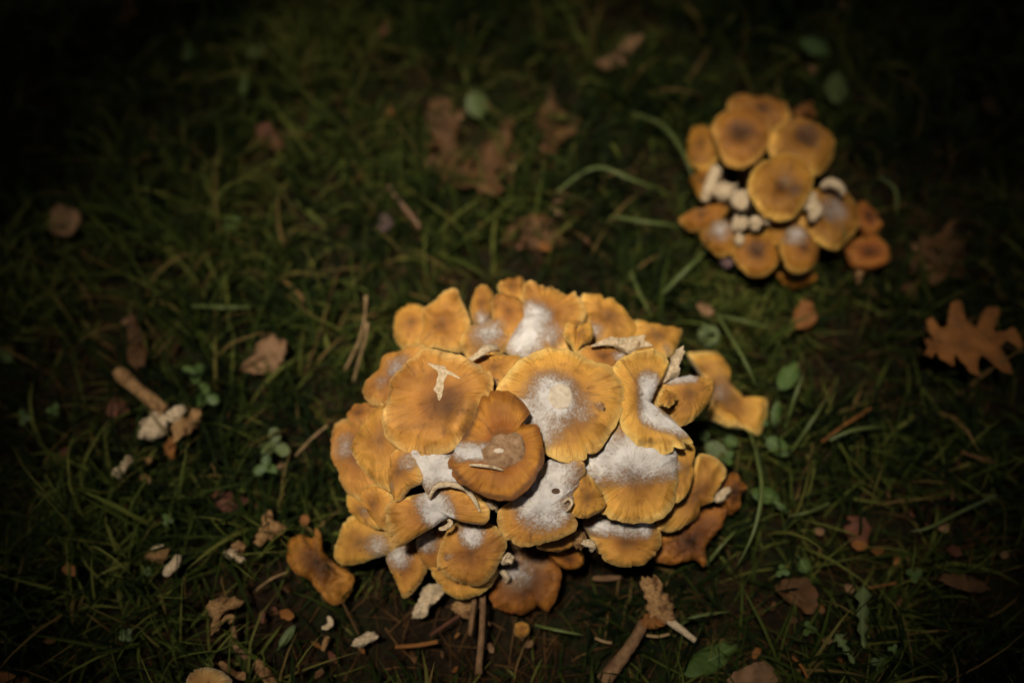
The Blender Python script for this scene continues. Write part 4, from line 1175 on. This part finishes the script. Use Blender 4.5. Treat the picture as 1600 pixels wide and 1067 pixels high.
def leaf(label, outline, z, mat, vein=None, tilt=(0, 0), curl=2.0, cat='leaf', group='fallen leaves', name='fallen_leaf', veinmat='vein', stalk=None, side=(), **kw):
    SEED[0] += 1
    c = (sum(p[0] for p in outline) / len(outline), sum(p[1] for p in outline) / len(outline))
    base = at(c[0], c[1], 0)
    t = thing(name, label, cat, base, group)
    z = z * 0.72
    curl = curl * 1.9
    sheet(outline, z, MAT[mat], tilt, curl, parent=t, name='blade', seed=SEED[0], **kw)
    if vein:
        pts = [(x, y, z + 0.12) for x, y in vein]
        part_strip(t, 'midrib', pts, [0.9, 0.7, 0.4], veinmat, 1.0, 0.0)
    for p, q in side:
        part_strip(t, 'side_vein', [(p[0], p[1], z + 0.12), ((p[0] + q[0]) / 2, (p[1] + q[1]) / 2, z + 0.14), (q[0], q[1], z + 0.1)], [0.5, 0.4, 0.2], veinmat, 1.0, 0.0)
    if stalk:
        part_strip(t, 'stalk', [(x, y, z) for x, y in stalk], [0.8, 0.8, 0.9], veinmat, 1.0, 0.0)
    return t


def oval(cx, cy, L, W, deg, n=14, tip=0.25, jag=0.0, seed=0):
    rr = random.Random(seed)
    o = []
    a = R(deg)
    for k in range(n):
        th = 2 * math.pi * k / n
        x, y = math.cos(th), math.sin(th)
        w = 1 - tip * max(0, x) ** 2
        j = 1 + jag * (rr.random() - 0.5)
        x, y = x * L / 2 * j, y * w * W / 2 * j
        o.append((cx + x * math.cos(a) - y * math.sin(a), cy + x * math.sin(a) + y * math.cos(a)))
    return o


def axis_pts(cx, cy, L, deg):
    a = R(deg)
    return [(cx + math.cos(a) * L * s, cy + math.sin(a) * L * s) for s in (-0.48, 0.0, 0.42)]


oak_px = zz((1060, 360), 2.963, [(1128, 520), (1150, 508), (1185, 512), (1150, 470), (1138, 425), (1160, 415), (1210, 462), (1235, 452), (1240, 362), (1290, 345), (1310, 365), (1316, 440), (1370, 462), (1400, 390), (1420, 365), (1470, 368),
             (1478, 400), (1455, 468), (1500, 478), (1535, 462), (1590, 545), (1570, 562), (1510, 520), (1480, 545), (1540, 620), (1546, 665), (1460, 632), (1388, 590), (1376, 620), (1390, 690), (1340, 662), (1300, 612), (1280, 572), (1272, 635),
             (1205, 602), (1192, 562), (1165, 602), (1130, 582), (1150, 545)])
leaf('large russet oak leaf with long pointed lobes lying flat on the grass', oak_px, 5.6, 'leaf_orange', [(1446, 532), (1500, 535), (1560, 528)], curl=2.6, smooth_outline=False, cuts=3,
     side=[((1470, 533), (1450, 505)), ((1490, 534), (1488, 482)), ((1518, 532), (1542, 488)), ((1478, 534), (1484, 565)), ((1498, 535), (1522, 585)), ((1520, 532), (1575, 578)), ((1540, 530), (1588, 545))])
leaf('tan rounded leaf half sunk in the grass', [(374, 574), (384, 556), (400, 540), (418, 530), (436, 530), (450, 540), (448, 556), (440, 572), (428, 580), (405, 582), (388, 582)], 3.0, 'leaf_tan', [(378, 574), (415, 556), (446, 540)], curl=2.5)
leaf('narrow dark brown leaf standing above the broken mushroom stem', [(203, 488), (212, 496), (220, 515), (222, 535), (230, 550), (228, 570), (216, 580), (204, 572), (200, 545), (200, 515)], 3.0, 'leaf_brown', [(214, 578), (213, 540), (206, 494)])
leaf('dull red-brown leaf partly covered by grass', [(333, 776), (342, 768), (362, 766), (386, 776), (380, 790), (358, 800), (340, 794)], 2.2, 'leaf_red', [(336, 782), (358, 782), (382, 778)])
leaf('big brown lobed leaf with a stalk sunk in the lawn', [(676, 172), (704, 168), (718, 196), (712, 222), (732, 244), (756, 226), (780, 206), (796, 190), (800, 218), (792, 248), (796, 268), (778, 276), (786, 300), (764, 316), (738, 306), (716, 302), (690, 284),
      (664, 262), (676, 246), (692, 252), (678, 226), (664, 198)], 1.7, 'leaf_brown', [(690, 286), (735, 262), (788, 210)], curl=3.0, side=[((705, 278), (690, 190)), ((720, 270), (775, 300)), ((745, 256), (790, 262)), ((700, 280), (672, 262))], stalk=[(692, 286), (670, 310), (650, 334)])
leaf('small brown lobed leaf standing in grass between the clumps', [(862, 148), (872, 166), (884, 172), (902, 178), (906, 200), (896, 214), (880, 226), (862, 248), (842, 248), (850, 226), (846, 206), (834, 186), (846, 172)], 2.0, 'leaf_brown', [(846, 244), (866, 204), (862, 156)], curl=3.0)
leaf('flat pinkish brown leaf just behind the large clump', [(776, 372), (800, 350), (832, 340), (870, 344), (892, 362), (884, 384), (850, 392), (812, 390), (786, 386)], 0.6, 'leaf_brown', [(782, 378), (835, 366), (886, 364)], curl=2.5)
leaf('small bright orange leaf tip just behind the large clump', oval(852, 387, 22, 16, 20), 2.6, 'leaf_orange')
leaf('crumpled dark brown leaf beyond the end of the small clump', [(1424, 404), (1436, 388), (1432, 372), (1458, 376), (1474, 360), (1486, 380), (1508, 378), (1502, 400), (1518, 416), (1496, 424), (1500, 446), (1474, 438), (1456, 456), (1446, 434), (1428, 428)], 2.2, 'leaf_brown', [(1430, 420), (1470, 408), (1510, 394)], curl=6.0)
leaf('small orange-brown curled leaf between the small clump and oak leaf', [(1240, 490), (1252, 474), (1266, 480), (1276, 498), (1266, 510), (1248, 512)], 2.8, 'leaf_orange', curl=3)
leaf('brown crumpled leaf in the grass below the low dark orange cap', [(1214, 914), (1234, 904), (1260, 906), (1272, 930), (1276, 954), (1258, 962), (1246, 946), (1226, 938)], 2.4, 'leaf_brown', [(1220, 918), (1246, 930), (1270, 952)], curl=4)
leaf('grey-brown broad leaf at the edge of the brown litter', [(1135, 1062), (1156, 1044), (1190, 1034), (1210, 1046), (1214, 1068), (1190, 1086), (1150, 1084)], 2.4, 'leaf_tan', curl=3)
leaf('long ribbed brown leaf on dark litter', oval(1506, 912, 82, 26, 14, tip=0.4, jag=0.1, seed=4), 2.2, 'leaf_brown', axis_pts(1506, 912, 82, 14))
leaf('dark withered leaf with a bright orange tip', [(1322, 812), (1342, 804), (1358, 820), (1356, 844), (1348, 860), (1336, 856), (1326, 838)], 2.2, 'leaf_red', curl=3)
leaf('bright orange scrap of leaf below the withered dark one', oval(1344, 851, 26, 17, 10), 3.0, 'leaf_orange')
leaf('reddish oval leaf in the grass far from the clumps', [(400, 202), (414, 194), (430, 204), (442, 222), (440, 236), (424, 232), (408, 220)], 2.8, 'leaf_red', [(404, 202), (422, 216), (438, 232)])
leaf('curled tan leaf in two pieces beyond the lobed leaves', [(930, 112), (946, 96), (962, 84), (976, 66), (998, 64), (1000, 76), (984, 92), (984, 110), (964, 108), (946, 116)], 2.8, 'leaf_tan', curl=5)
leaf('brown curled leaf on dark grass away from the clumps', [(72, 352), (84, 330), (106, 324), (124, 336), (130, 354), (112, 372), (90, 372)], 2.6, 'leaf_tan', curl=4)
leaf('brown broken leaf near the corner of the lawn', [(176, 34), (190, 22), (198, 2), (210, 0), (214, 20), (204, 32), (186, 42)], 2.6, 'leaf_orange', curl=3)
leaf('small mauve leaf by the dark twig', oval(602, 348, 34, 26, 100), 2.6, 'leaf_mauve')
leaf('dark red leaf beneath the broken mushroom', oval(182, 636, 40, 32, 20, jag=0.2, seed=2), 1.8, 'leaf_red')
leaf('faint orange leaf scrap on the darkest grass', oval(112, 892, 28, 18, 30), 2.4, 'leaf_orange')
leaf('brown curved leaf at the corner on black grass', oval(18, 1064, 60, 34, 10), 2.6, 'leaf_orange')
leaf('dim brown leaf among grass beyond the small clump', oval(1548, 165, 34, 24, 60), 2.4, 'leaf_brown')
leaf('tan flake of leaf at the far edge beyond the small clump', oval(1318, 12, 26, 12, 40), 2.6, 'leaf_tan')
leaf('orange flake behind the collapsed rusty cap', oval(476, 812, 14, 18, 20), 2.8, 'leaf_orange')
leaf('pale brown crumb of leaf in grass beside the saddle-shaped cap', oval(1102, 484, 30, 16, 30), 2.8, 'leaf_tan')
leaf('brown flake near the torn brown mushroom', oval(948, 902, 50, 10, -4), 2.4, 'leaf_tan')

# scattered leaf litter crumbs
NEAR = [('the russet oak leaf', 1515, 535), ('the broken mushroom', 250, 640), ('the tan sunken leaf', 412, 556), ('the big lobed leaf', 735, 250), ('the collapsed rusty cap', 495, 880),
        ('the toothed leaves', 1335, 970), ('the ribbed brown leaf', 1505, 912), ('the crinkle-edged cap', 325, 1070), ('the tiny button mushroom', 815, 983), ('the torn brown mushroom', 1030, 960),
        ('the reddish oval leaf', 420, 215), ('the curled tan leaf', 965, 90), ('the bright oval leaf', 1274, 74), ('the withered leaf', 1340, 835), ('the brown curled leaf', 100, 348),
        ('the split mushroom scrap', 255, 880), ('the crumpled dark leaf', 1470, 410), ('the four-leaved clover', 197, 992), ('the dark twig', 625, 315)]
WORD = {'leaf_brown': 'dark brown', 'leaf_orange': 'russet', 'leaf_tan': 'tan', 'leaf_red': 'reddish'}
HEAPS = [(740, 260, 110, 80), (430, 930, 110, 80), (1420, 830, 110, 90), (850, 350, 70, 30), (1450, 420, 60, 50), (720, 1010, 120, 35), (1240, 960, 60, 60)]
for k in range(120):
    px, py = rng.uniform(40, 1580), rng.uniform(20, 1050)
    if k > 40:
        hp = HEAPS[k % len(HEAPS)]
        px, py = rng.gauss(hp[0], hp[2] * 0.7), rng.gauss(hp[1], hp[3] * 0.7)
    if 500 < px < 1180 and 420 < py < 960 or 1050 < px < 1400 and 130 < py < 440:
        continue
    L = rng.uniform(10, 24)
    m = rng.choice(['leaf_brown', 'leaf_brown', 'leaf_orange', 'leaf_tan', 'leaf_red'])
    wr = rng.uniform(0.35, 0.8)
    o, P = sheet(oval(px, py, L, L * wr, rng.uniform(0, 180), jag=0.3, seed=k), rng.uniform(0.8, 2.0), MAT[m], (rng.uniform(-30, 30), rng.uniform(-30, 30)), 5.0, name='leaf_crumb', seed=k + 50, cuts=1)
    who = min(NEAR, key=lambda q: math.hypot(q[1] - px, q[2] - py))[0]
    tag(o, '%s %s %s of dead leaf in the grass near %s' % ('larger' if L > 17 else 'small', 'narrow' if wr < 0.55 else 'rounded', WORD[m] + ' crumb', who), 'leaf crumb', 'leaf crumbs in the lawn')


# ------------------------------------------------------------------ living green leaves and small weeds
def green(label, cx, cy, L, W, deg, z=3.2, mat='green', tilt=(0, 0), stalk=True):
    z = z * 0.7
    tilt = (rng.uniform(-24, 24), rng.uniform(-24, 16))
    a = R(deg)
    b = (cx - math.cos(a) * L * 0.5, cy - math.sin(a) * L * 0.5)
    SEED[0] += 1
    t = thing('weed_leaf', label, 'weed', at(b[0], b[1], 0), 'single weed leaves in the grass')
    sheet(oval(cx, cy, L, W, deg, tip=0.35), z, MAT[mat], tilt, 1.5, parent=t, name='blade', seed=SEED[0], thick=0.4, jag=0.03)
    part_strip(t, 'midrib', [(x, y, z + 0.1) for x, y in axis_pts(cx, cy, L, deg)], [0.7, 0.6, 0.3], 'green_vein', 1.0, 0.0)
    if stalk:
        part_strip(t, 'stalk', [(b[0] + 2 * math.cos(a), b[1] + 2 * math.sin(a), z), (b[0] - 6 * math.cos(a), b[1] - 6 * math.sin(a), z * 0.6), (b[0] - 8 * math.cos(a), b[1] - 8 * math.sin(a), -0.2)], [0.6, 0.7, 0.8], 'green_vein', 1.0, 0.0)


green('pale round green leaf beside the big brown lobed leaf', 745, 165, 44, 36, 80, 3.4, 'green_pale')
green('bright oval leaf on black grass beyond the small clump', 1274, 74, 48, 26, 28, 3.4, 'green')
green('dull grey-green oval leaf just behind the small clump', 1307, 140, 48, 34, 85, 3.4, 'green_pale')
green('glossy oval leaf hanging between saddle-shaped cap and oak leaf', 1232, 588, 50, 30, -55, 3.6, 'green')
green('green oval leaf below the saddle-shaped cap', 1216, 698, 44, 26, 35, 3.4, 'green')
green('round grey-green leaf behind the saddle-shaped cap', 1108, 525, 38, 34, 70, 2.6, 'green_pale')
green('grey-green leaf in shadow under the saddle-shaped cap', 1120, 706, 42, 30, 40, 2.6, 'green_pale')
green('small bright leaf in the dark gap under the half cap', 1143, 690, 22, 18, 20, 2.6, 'green')
green('small dim leaf in the dark gap under the half cap', 1100, 680, 20, 18, 120, 2.4, 'green')
green('narrow leaf at the edge of the saddle-shaped cap', 1212, 648, 40, 15, 95, 2.8, 'green')
green('bright round leaf near the tan sunken leaf far side', 362, 348, 28, 24, -30, 3.2, 'green')
green('small pale leaf far back on dark grass', 402, 82, 32, 18, -15, 3.2, 'green_pale')
green('narrow upright leaf far back on dark grass', 382, 134, 32, 15, 95, 3.2, 'green')
green('elongated green leaf lying on bare dark soil', 449, 993, 40, 15, -55, 2.2, 'green_pale')
green('large blurred green leaf beside the broad grey-brown leaf', 1110, 1030, 96, 40, -28, 1.2, 'green')
green('broad leaf behind curved grass blades right of the wavy cap', 1196, 774, 44, 26, 15, 2.8, 'green')
green('long leaf beside the curved grass blades', 1222, 792, 30, 12, 40, 2.8, 'green')
green('small round leaf beneath the curved grass blades', 1256, 884, 24, 20, 60, 2.2, 'green')
green('dim leaf edge on the far black grass', 8, 555, 26, 24, 40, 2.6, 'green')


def clover(label, cx, cy, size, rot=0, n=3, mat='green', z=2.3):
    SEED[0] += 1
    t = thing('clover', label, 'clover', at(cx, cy, 0), 'clovers in the grass')
    for k in range(n):
        a = R(rot) + 2 * math.pi * k / n + rng.uniform(-0.15, 0.15)
        d = size * 0.52
        deg = math.degrees(a)
        sheet(oval(cx + math.cos(a) * d, cy + math.sin(a) * d, size * rng.uniform(0.85, 1.05), size * 0.82, deg, tip=-0.1), z + rng.uniform(-0.2, 0.2), MAT[mat], (rng.uniform(-14, 14), rng.uniform(-14, 14)), 1.0, parent=t, name='leaflet', seed=SEED[0] + k, thick=0.3, cuts=1, jag=0.03)
    part_strip(t, 'stalk', [(cx, cy, z), (cx + 2, cy + 2, z * 0.5), (cx + 2, cy + 3, -0.2)], [0.5, 0.5, 0.6], 'green_vein', 1.0, 0.0)


clover('three-leaved clover nearest the flank of the large clump', 430, 694, 25, 270, 3, 'green_pale')
clover('yellow-green clover below the three-leaved one', 414, 728, 20, 30)
clover('clover just above the broken mushroom cap', 322, 618, 21, 20)
clover('clover beside the stem of the broken mushroom', 304, 582, 19, 80)
clover('four-leaved clover on black grass', 197, 992, 12, 45, 4)
clover('clover pair beside the toothed leaf', 1264, 982, 13, 10)
clover('clover under the toothed leaves near bare litter', 1374, 1036, 15, 200)
clover('small clover low beside the toothed leaf', 1396, 1014, 9, 60)
clover('faint clover on far dark grass', 296, 82, 15, 10)
clover('dim clover left of the split mushroom scrap', 232, 894, 9, 40)
clover('dim clover above the split mushroom scrap', 262, 812, 11, 0)
clover('clover at the foot of the saddle-shaped cap', 1188, 660, 12, 0, 3, 'green', 2.4)
clover('dim clover beyond the narrow dark brown leaf', 40, 652, 14, 0)
clover('dim clover near the dark red leaf', 84, 640, 12, 50)
clover('clover in the grass by the curved blades', 1136, 640 + 74, 14, 70, 3, 'green', 2.0)
clover('small clover next to the crumpled brown leaf', 1222, 892, 12, 10)
clover('dim clover beside the long ribbed brown leaf', 1428, 898, 13, 100)


def toothed(label, spine, w):
    """a dandelion leaf: backward-pointing teeth along a spine"""
    n = 9
    L, Rr = [], []
    P = np.array(spine, float)
    tt = np.linspace(0, len(P) - 1, n)
    for i, t in enumerate(tt):
        x = np.interp(t, range(len(P)), P[:, 0]); y = np.interp(t, range(len(P)), P[:, 1])
        x2 = np.interp(min(t + 0.1, len(P) - 1), range(len(P)), P[:, 0]) - np.interp(max(t - 0.1, 0), range(len(P)), P[:, 0])
        y2 = np.interp(min(t + 0.1, len(P) - 1), range(len(P)), P[:, 1]) - np.interp(max(t - 0.1, 0), range(len(P)), P[:, 1])
        l = math.hypot(x2, y2); nx, ny = -y2 / l, x2 / l; dx, dy = x2 / l, y2 / l
        ww = w * (1.0 - 0.75 * i / (n - 1))
        if i == 0:
            L.append((x, y)); continue
        big = ww if i % 2 else ww * 0.38
        sh = 3.0 if i % 2 else 0
        L.append((x + nx * big + dx * sh, y + ny * big + dy * sh)); Rr.append((x - nx * big + dx * sh, y - ny * big + dy * sh))
    SEED[0] += 1
    c = spine[-1]
    t = thing('dandelion_leaf', label, 'weed', at(c[0], c[1], 0), 'toothed leaves')
    sheet(L + Rr[::-1], 2.8, MAT['green_pale'], (0, 0), 1.5, parent=t, name='blade', smooth_outline=False, seed=SEED[0])
    part_strip(t, 'midrib', [(x, y, 2.95) for x, y in spine], [0.3, 0.6, 0.9], 'green_vein', 1.0, 0.0)


toothed('upright toothed green leaf on dark litter', [(1349, 914), (1348, 950), (1347, 985), (1350, 1012)], 15)
toothed('slanting toothed green leaf beside the upright one', [(1306, 990), (1318, 1008), (1334, 1036)], 13)


# ------------------------------------------------------------------ single long grass blades, straws and twigs
def blade(label, pts, w, mat='blade_one', name='grass_blade', cat='grass blade', group='long single grass blades'):
    """broad flat blade with a folded keel through photo points (px, py, z cm); w in mm"""
    K = [at(x, y, z / 100) for x, y, z in pts]
    P = []
    for i in range(len(K) - 1):
        p0, p1, p2, p3 = K[max(i - 1, 0)], K[i], K[i + 1], K[min(i + 2, len(K) - 1)]
        for q in range(6):
            t = q / 6
            P.append(0.5 * (2 * p1 + (p2 - p0) * t + (2 * p0 - 5 * p1 + 4 * p2 - p3) * t * t + (3 * p1 - p0 - 3 * p2 + p3) * t ** 3))
    P.append(K[-1])
    n = len(P)
    vs, fs = [], []
    for i, p in enumerate(P):
        t = (P[min(i + 1, n - 1)] - P[max(i - 1, 0)]).normalized()
        s = t.cross(Vector((0, 0, 1))).normalized()
        up = s.cross(t)
        ww = 0.72 * w / 2000 * (0.75 + 0.25 * math.sin(math.pi * i / (n - 1))) * (1 - max(0, (i / (n - 1) - 0.55) / 0.45) ** 1.6 * 0.92)
        vs += [p - s * ww + up * ww * 0.35, p, p + s * ww + up * ww * 0.35, p - up * 0.00035]
    for i in range(n - 1):
        a, b = i * 4, (i + 1) * 4
        for j, k in ((0, 1), (1, 2), (2, 3), (3, 0)):
            fs.append((a + j, b + j, b + k, a + k))
    o = mesh_obj(name, vs, fs, MAT[mat], None, origin=P[0])
    return tag(o, label, cat, group)


blade('broad grass blade pointing from lawn towards the small clump', [(1036, 458, 3.0), (1070, 424, 4.2), (1104, 392, 4.6)], 5)
blade('grass blade slanting down behind the saddle-shaped cap', [(1120, 490, 3.4), (1144, 530, 4.8), (1166, 568, 5.2), (1182, 604, 4.4)], 4.5)
blade('grass blade lying level above the saddle-shaped cap', [(1120, 492, 3.0), (1165, 502, 3.8), (1210, 514, 3.0)], 4)
blade('long curved grass blade right of the wavy ochre cap', [(1170, 668, 2.0), (1184, 720, 4.4), (1190, 770, 5.0), (1178, 830, 4.6), (1152, 884, 3.4)], 5)
blade('grass blade rising beside the glossy oval leaf', [(1228, 668, 2.0), (1240, 626, 4.0), (1256, 582, 4.8)], 4)
blade('grass blade leaning up from under the green oval leaf', [(1236, 706, 2.0), (1262, 668, 3.8), (1292, 622, 4.4)], 4)
blade('pale grass blade lying towards the oak leaf', [(1296, 688, 3.2), (1332, 672, 3.8), (1384, 666, 3.4)], 4.5)
blade('grass blade arching from lawn to the side of small clump', [(984, 176, 2.6), (1034, 196, 4.0), (1068, 240, 4.6), (1092, 306, 3.6)], 5)
blade('bent grass blade between lobed leaf and small clump', [(870, 300, 2.6), (930, 262, 4.2), (990, 282, 4.2), (1040, 300, 3.0)], 5)
blade('wide pale blade pointing at the half cap of the small clump', [(954, 338, 3.0), (1004, 346, 4.0), (1064, 354, 3.6)], 5.5)
blade('level grass blade on dark lawn beside the tan sunken leaf', [(300, 478, 3.0), (350, 480, 3.4), (402, 480, 3.0)], 4)
blade('short grass blade leaning on the low dark orange cap', [(1102, 884, 2.2), (1126, 854, 3.4), (1152, 826, 3.2)], 4)
blade('long grass blade crossing bare soil near the torn brown mushroom', [(1064, 975, 2.4), (1090, 962, 3.2), (1140, 955, 2.8)], 4)
blade('thin blade leaning past the collapsed rusty cap', [(400, 922, 2.0), (424, 904, 3.0), (452, 892, 2.8)], 3, 'straw')
blade('blade bent over the large tawny cap of the small clump', [(1318, 400, 3.0), (1320, 372, 7.0), (1316, 350, 6.6)], 3)
blade('pale curved blade arching at the end of the small clump', [(1372, 276, 3.0), (1394, 290, 4.0), (1402, 312, 4.2), (1400, 336, 3.4)], 4)
blade('thin grass blade stretching from tiny button mushroom to the right', [(836, 976, 2.0), (870, 984, 2.8), (912, 992, 2.4)], 3.4)
blade('dark grass blade rising at the back of the clump', [(985, 425, 2.4), (1000, 460, 3.4), (1016, 492, 3.6)], 4.5)
blade('narrow blade with seed tip slanting over dark litter', [(1556, 774, 2.4), (1500, 800, 3.4), (1452, 824, 3.4), (1422, 830, 3.0)], 3.6)
blade('grass blade lying in front of the curved blades', [(1296, 786, 2.0), (1262, 800, 3.0), (1230, 806, 2.4)], 3.6)


def stick(label, pts, r, mat='straw', name='dry_straw', cat='straw', group='straws and twigs'):
    return strip(label, pts, r, mat, name, cat, group, 1.0, taper=False, wob=0.12, seg=7)


stick('pale dry straw with a white tip behind the clump flank', [(572, 462, 5.0), (570, 490, 4.6), (562, 530, 3.6), (538, 580, 2.0)], [1.6, 1.0, 1.2, 1.0])
stick('second dry straw crossing the white-tipped one', [(574, 504, 4.6), (571, 528, 4.2), (562, 560, 3.2), (552, 596, 2.2)], [1.8, 1.3, 1.0, 0.8])
stick('thin brown stick lying between oak leaf and grass blades', [(1284, 690, 2.8), (1322, 662, 3.2), (1362, 638, 3.0)], 1.2, 'leaf_orange', 'twig', 'twig')
stick('dark twig beside the small mauve leaf', [(606, 290, 2.4), (622, 312, 3.0), (648, 344, 3.0), (656, 356, 2.6)], 2.0, 'twig', 'twig', 'twig')
stick('reddish stick lying on litter in front of the clump', [(618, 1010, 1.8), (650, 1008, 2.0), (684, 1002, 2.0)], 1.7, 'leaf_orange', 'twig', 'twig')
stick('dark red twig crossing behind the thin brown stem in front', [(672, 992, 1.8), (696, 976, 2.0), (722, 958, 2.0)], 1.2, 'leaf_red', 'twig', 'twig')
stick('orange twig on dark litter near the toothed leaf', [(1356, 918, 2.0), (1380, 914, 2.2), (1400, 910, 2.0)], 1.2, 'leaf_orange', 'twig', 'twig')
stick('fine brown twig near the clovers under litter edge', [(1238, 1026, 2.0), (1252, 1040, 2.2), (1262, 1058, 2.0)], 1.1, 'leaf_orange', 'twig', 'twig')
stick('red-brown straw arching in grass behind the clump flank', [(474, 590, 1.0), (500, 520, 2.4), (526, 430, 2.4), (540, 400, 1.4)], 0.7, 'leaf_brown')
stick('thin straw leaning from the outermost flank cap', [(462, 712, 2.4), (486, 686, 3.0), (512, 664, 3.4)], 1.0, 'straw')
stick('thin straw at the foot of the collapsed rusty cap', [(530, 930, 2.0), (545, 960, 2.4), (560, 990, 2.0)], 0.7, 'leaf_brown')
stick('short straw near the torn brown mushroom stems', [(1010, 992, 2.2), (1028, 994, 2.4), (1046, 990, 2.2)], 1.1, 'straw')
stick('straw lying by the long grass blade on bare soil', [(930, 996, 2.0), (944, 1002, 2.2), (956, 1004, 2.0)], 1.1, 'straw')
stick('brown stick crossing the far dark litter edge', [(1500, 706, 2.2), (1532, 716, 2.4), (1556, 722, 2.2)], 1.3, 'leaf_brown', 'twig', 'twig')
